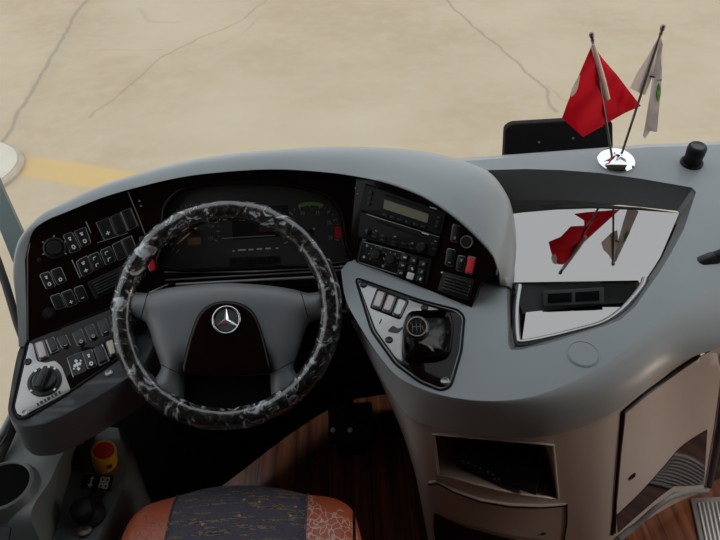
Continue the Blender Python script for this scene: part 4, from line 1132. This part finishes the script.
# label plate with arrow and lamps
Q = [(84, 474), (114, 476), (110, 491), (80, 488)]
lp_ = slab('label_plate', PLc, Q, .002, M_black, sc2, bevel=.0008)
mb = MB(); T = PLc.off(.0021)
for a in ([(.28, .2), (.34, .2), (.33, .8), (.27, .8)], [(.2, .66), (.40, .66), (.3, .92)], [(.22, .3), (.40, .3), (.31, .1)]): mb.add(*prism(on(T, [qp(Q, *z) for z in a]), PLc.n, .0003))
mb.build('arrow', M_white, lp_, smooth=False)
for v_ in (.1, .52):
    for u in (.58, .74):
        k_ = slab('symbol_tile', T, qsub(Q, u, v_, u+.15, v_+.38), .0004, M_white, lp_, rnd=1)
        slab('mark', T.off(.0004), qsub(Q, u+.05, v_+.12, u+.11, v_+.28), .0003, M_key, k_)
# mirror joystick
p = PLc.hit(91, 516)[0]
js = lathe('joystick', p, zz, [(.030, 0), (.030, .006), (.026, .011), (.020, .014), (.015, .022)], M_rub, sc2, 32)
slab('mount', PLc, [(75, 505), (103, 500), (105, 516), (98, 526), (77, 525)], .008, M_rub, js, bevel=.003, rnd=4)
lathe('grip', p+V((-.003, -.004, .018)), V((-.15, -.25, 1)), [(.014, -.002), (.020, .004), (.0235, .012), (.0235, .024), (.021, .029), (.012, .031), (0, .0315)], M_black, js, 32)
p2 = PLc.hit(97, 495)[0]; lathe('round_cap', p2, zz, [(.016, 0), (.016, .004), (.012, .006), (0, .006)], M_rub, sc2, 28)
p2 = PLc.hit(85, 531)[0]; lathe('plug', p2, zz, [(.014, 0), (.014, .005), (.010, .007), (0, .007)], mat('dull_brass', (.22, .19, .13), .4, metal=.5), sc2, 28)

# ================================================================== LEFT WINDOW PILLAR
M_pil = mat('pillar_gray_green', (.12, .15, .147), .55, var=.1, vscale=6)
pa1 = [W(-4, 178, 1.62), W(23, 236, 1.56), W(36, 268, 1.55)]
off = V((-.075, 0, -.03)); 
def beam(name, P, wv, dv, m, parent=None):
    rows = [[p, p+wv, p+wv+dv, p+dv] for p in P]; v, f = grid_vf(rows, closed=True); f = f+[(0, 1, 2, 3), tuple(len(v)-4+i for i in range(4))]
    return link(name, v, f, m, parent, ang=30)
pl_ = [W(-30, 172, 1.60), W(0, 230, 1.55), W(16, 270, 1.53), W(30, 310, 1.53)]
pr_ = [W(-14, 150, 1.62), W(1, 186, 1.58), W(23, 234, 1.56), W(38, 266, 1.55)]
dep_ = V((-.01, .03, -.03))
pl_.insert(0, pl_[0]+(pl_[0]-pl_[1])*6); pr_.insert(0, pr_[0]+(pr_[0]-pr_[1])*6)
rows = [[a, b, b+dep_, a+dep_] for a, b in zip(pl_, pr_)]
v, f = grid_vf(rows, closed=True); f = f+[(0, 1, 2, 3), (16, 17, 18, 19)]
pil = link('pillar_left', v, f, M_pil, ang=20); tag(pil, kind='structure')
p = W(4, 223, 1.565); lathe('screw', p, (CAM-p).normalized(), [(.0045, -.006), (.0045, .002), (0, .003)], M_edge, pil, 14)
wf_ = thing('window_frame', W(5, 300, 1.52), 'black rubber edged driver window frame at the left edge', 'window frame')
tube('upper_seal', [W(-20, 215, 1.56)+(W(-20, 215, 1.56)-W(-2, 262, 1.53))*5, W(-20, 215, 1.56), W(-2, 262, 1.53), W(6, 285, 1.52), W(18, 325, 1.52), W(28, 352, 1.52)], .0085, M_rub, wf_, 10)
tube('lower_seal', [W(-8, 475, 1.42), W(2, 452, 1.44), W(12, 430, 1.48), W(24, 405, 1.52)], .010, M_rub, wf_, 10)
tube('sill_trim', [W(-8, 450, 1.43), W(3, 432, 1.45), W(10, 418, 1.48), W(22, 396, 1.53)], .007, M_mgray, wf_, 10)

# ================================================================== SEAT
seat = thing('driver_seat', WZ(240, 560, 0), 'driver seat cushion in orange leather with worn purple fabric centre', 'seat')
def seatfab():
    M = mat('purple_fabric', (.07, .06, .075), .85, spec=.2); n = M.node_tree; b = n.nodes['Principled BSDF']; L = n.links
    t = n.nodes.new('ShaderNodeTexCoord'); mp = n.nodes.new('ShaderNodeMapping'); mp.inputs['Scale'].default_value = (1.0, 8, 1); mp.inputs['Rotation'].default_value = (0, 0, .12); L.new(t.outputs['Object'], mp.inputs[0])
    x = n.nodes.new('ShaderNodeTexNoise'); x.inputs['Scale'].default_value = 16; x.inputs['Detail'].default_value = 6; x.inputs['Roughness'].default_value = .7; L.new(mp.outputs[0], x.inputs['Vector'])
    r = n.nodes.new('ShaderNodeValToRGB'); e = r.color_ramp.elements; e[0].position = .50; e[0].color = (.145, .132, .172, 1); e[1].position = .72; e[1].color = (.14, .12, .15, 1)
    for p_, c in ((.555, (.10, .088, .115, 1)), (.58, (.68, .47, .22, 1)), (.61, (.07, .06, .075, 1))): q = e.new(p_); q.color = c
    L.new(x.outputs['Fac'], r.inputs[0])
    y = n.nodes.new('ShaderNodeTexNoise'); y.inputs['Scale'].default_value = 400; L.new(t.outputs['Object'], y.inputs['Vector'])
    mx = n.nodes.new('ShaderNodeMix'); mx.data_type = 'RGBA'; mx.blend_type = 'MULTIPLY'; mx.inputs['Factor'].default_value = .7
    L.new(r.outputs[0], mx.inputs['A']); L.new(y.outputs['Color'], mx.inputs['B'])
    vo = n.nodes.new('ShaderNodeTexVoronoi'); vo.inputs['Scale'].default_value = 30; vo.inputs['Randomness'].default_value = .6; L.new(t.outputs['Object'], vo.inputs['Vector'])
    lt = n.nodes.new('ShaderNodeMath'); lt.operation = 'LESS_THAN'; lt.inputs[1].default_value = .10; L.new(vo.outputs['Distance'], lt.inputs[0])
    m2 = n.nodes.new('ShaderNodeMix'); m2.data_type = 'RGBA'; L.new(lt.outputs[0], m2.inputs['Factor']); L.new(mx.outputs['Result'], m2.inputs['A']); m2.inputs['B'].default_value = (.40, .26, .22, 1)
    L.new(m2.outputs['Result'], b.inputs['Base Color']); return M
def leather(crack=(.20, .085, .055), wd=.035, lim=.52):
    M = mat('worn_orange_leather', (.42, .085, .03), .40, spec=.5); n = M.node_tree; b = n.nodes['Principled BSDF']; L = n.links
    t = n.nodes.new('ShaderNodeTexCoord')
    vo = n.nodes.new('ShaderNodeTexVoronoi'); vo.feature = 'DISTANCE_TO_EDGE'; vo.inputs['Scale'].default_value = 75
    nz = n.nodes.new('ShaderNodeTexNoise'); nz.inputs['Scale'].default_value = 40; L.new(t.outputs['Object'], nz.inputs['Vector'])
    va = n.nodes.new('ShaderNodeVectorMath'); va.operation = 'MULTIPLY_ADD'; L.new(nz.outputs['Color'], va.inputs[0]); va.inputs[1].default_value = (.02, .02, .02); L.new(t.outputs['Object'], va.inputs[2]); L.new(va.outputs[0], vo.inputs['Vector'])
    ln = n.nodes.new('ShaderNodeMath'); ln.operation = 'LESS_THAN'; ln.inputs[1].default_value = wd; L.new(vo.outputs['Distance'], ln.inputs[0])
    ms = n.nodes.new('ShaderNodeTexNoise'); ms.inputs['Scale'].default_value = 9; ms.inputs['Detail'].default_value = 3; L.new(t.outputs['Object'], ms.inputs['Vector'])
    gt = n.nodes.new('ShaderNodeMath'); gt.operation = 'GREATER_THAN'; gt.inputs[1].default_value = lim; L.new(ms.outputs['Fac'], gt.inputs[0])
    ml = n.nodes.new('ShaderNodeMath'); ml.operation = 'MULTIPLY'; L.new(ln.outputs[0], ml.inputs[0]); L.new(gt.outputs[0], ml.inputs[1])
    mx = n.nodes.new('ShaderNodeMix'); mx.data_type = 'RGBA'; L.new(ml.outputs[0], mx.inputs['Factor']); mx.inputs['A'].default_value = (.50, .106, .043, 1); mx.inputs['B'].default_value = (*crack, 1)
    L.new(mx.outputs['Result'], b.inputs['Base Color']); return M
M_lea = leather(); M_lea2 = leather((.66, .42, .33), .055, .53); M_fab = seatfab()
M_scuff = mat('bare_scuff', (.45, .30, .24), .7)
ZS = .50
edge = [(121, 545, -.05), (126, 527, -.02), (137, 514, -.004), (152, 506, 0), (175, 500, .004), (205, 492, .012), (228, 489.5, .014), (255, 489.5, .014), (282, 493, .012), (307, 498.5, .004), (328, 501, 0), (344, 507, -.004), (354, 518, -.02), (362, 545, -.05)]
def srow(dy, dz): return [WZ(x, y, ZS+z)+V((0, dy, dz)) for x, y, z in edge]
base_rows = [srow(.02, -.13), srow(.035, -.06), srow(.022, -.018), srow(0, 0), srow(-.05, .012), srow(-.14, .006), srow(-.30, -.004), srow(-.45, .0)]
G_ = loft(base_rows, 4, 4)
i_a, i_b = 4*4, 9*4
def cut(a, b): return [r_[a:b+1] for r_ in G_]
link('side_bolster', *grid_vf(cut(0, i_a)), M_lea, seat, ang=80)
link('side_bolster', *grid_vf(cut(i_b, len(G_[0])-1)), M_lea2, seat, ang=80)
link('centre_panel', *grid_vf(cut(i_a, i_b)), M_fab, seat, ang=80)
for i in (i_a, i_b): tube('piping', [r_[i]+V((0, 0, .001)) for r_ in G_[8:]], .0022, M_fab, seat, 8)
for i in (4, len(G_[0])-5): tube('piping', [r_[i]+V((0, 0, .002)) for r_ in G_[6:]], .003, M_black, seat, 8)
mb = MB()
cs = V((sum(p.x for p in G_[12])/len(G_[12]), G_[12][0].y-.2, 0))
box('pedestal', (cs.x-.16, cs.y-.12, 0), (cs.x+.16, cs.y+.10, ZS-.12), M_black, seat)
link('underside', [G_[0][4]+V((.01, -.02, .01)), G_[0][-5]+V((-.01, -.02, .01)), G_[-1][-5]+V((0, 0, -.13)), G_[-1][4]+V((0, 0, -.13))], [(0, 1, 2, 3)], M_black, seat, smooth=False)

# ================================================================== PEDALS AND FLOOR BITS
pd_ = thing('accelerator_pedal', WZ(345, 440, 0), 'black floor pedal with two bright bolts right of the column', 'pedal')
PP2 = Plane(WZ(345, 445, .03), (0, -.55, .83))
slab('pad', PP2, rc([(328, 405), (372, 402), (374, 440), (329, 444)], 4), .012, M_rub, pd_, din=.01, bevel=.004)
for x in (333, 350):
    p, n = PP2.off(.012).hit(x, 430); lathe('bolt', p, n, [(.008, 0), (.007, .004), (0, .006)], M_white, pd_, 14)  # chrome glint put into the bolts as plain white
p1 = PP2.hit(350, 405)[0]; tube('arm', [p1, p1+V((0, .12, .25))], .012, M_black, pd_, 10)
p2 = PP2.hit(350, 442)[0]; box('hinge', (p2.x-.04, p2.y-.02, 0), (p2.x+.04, p2.y+.02, p2.z), M_black, pd_)

# entry step tread at the lower right
M_alu = mat('ribbed_aluminium', (.60, .60, .58), .4, metal=.4)
st_ = thing('step_plate', WZ(712, 520, 0), 'ribbed light grey step plate on the wood floor at the right corner', 'step plate')
q = [WZ(690, 499, 0), WZ(735, 497, 0), WZ(745, 545, 0), WZ(700, 548, 0)]
link('edge_frame', *prism(q, V((0, 0, 1)), .006, bevel=.003), M_silver, st_)
def q3(u, v_): return q[0].lerp(q[1], u).lerp(q[3].lerp(q[2], u), v_)
for k in range(9):
    u = .12+.095*k
    link('rib', *prism([q3(u, .12), q3(u+.055, .12), q3(u+.055, 1), q3(u, 1)], V((0, 0, 1)), .010, bevel=.003), M_alu, st_)
# door-side post at the right edge
dp = thing('door_post', WZ(706, 492, 0), 'black and grey door post panel between dashboard and entry at right edge', 'post')
q1, q2 = SK.hit(722, 352)[0], SK.hit(704, 486)[0]
tube('seal', [q1+V((.015, 0, 0)), SK.hit(714, 425)[0]+V((.015, 0, 0)), q2+V((.015, 0, 0))], .008, M_rub, dp, 12)
PD = Plane(q1+V((.02, .03, 0)), (q2-q1).cross(V((.25, .10, 0))))
if PD.n.y > 0: PD.n = -PD.n
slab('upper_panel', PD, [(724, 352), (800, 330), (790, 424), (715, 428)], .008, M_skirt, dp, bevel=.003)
slab('lower_panel', PD, [(715, 430), (790, 426), (780, 488), (706, 492)], .006, M_gloss, dp, bevel=.003)
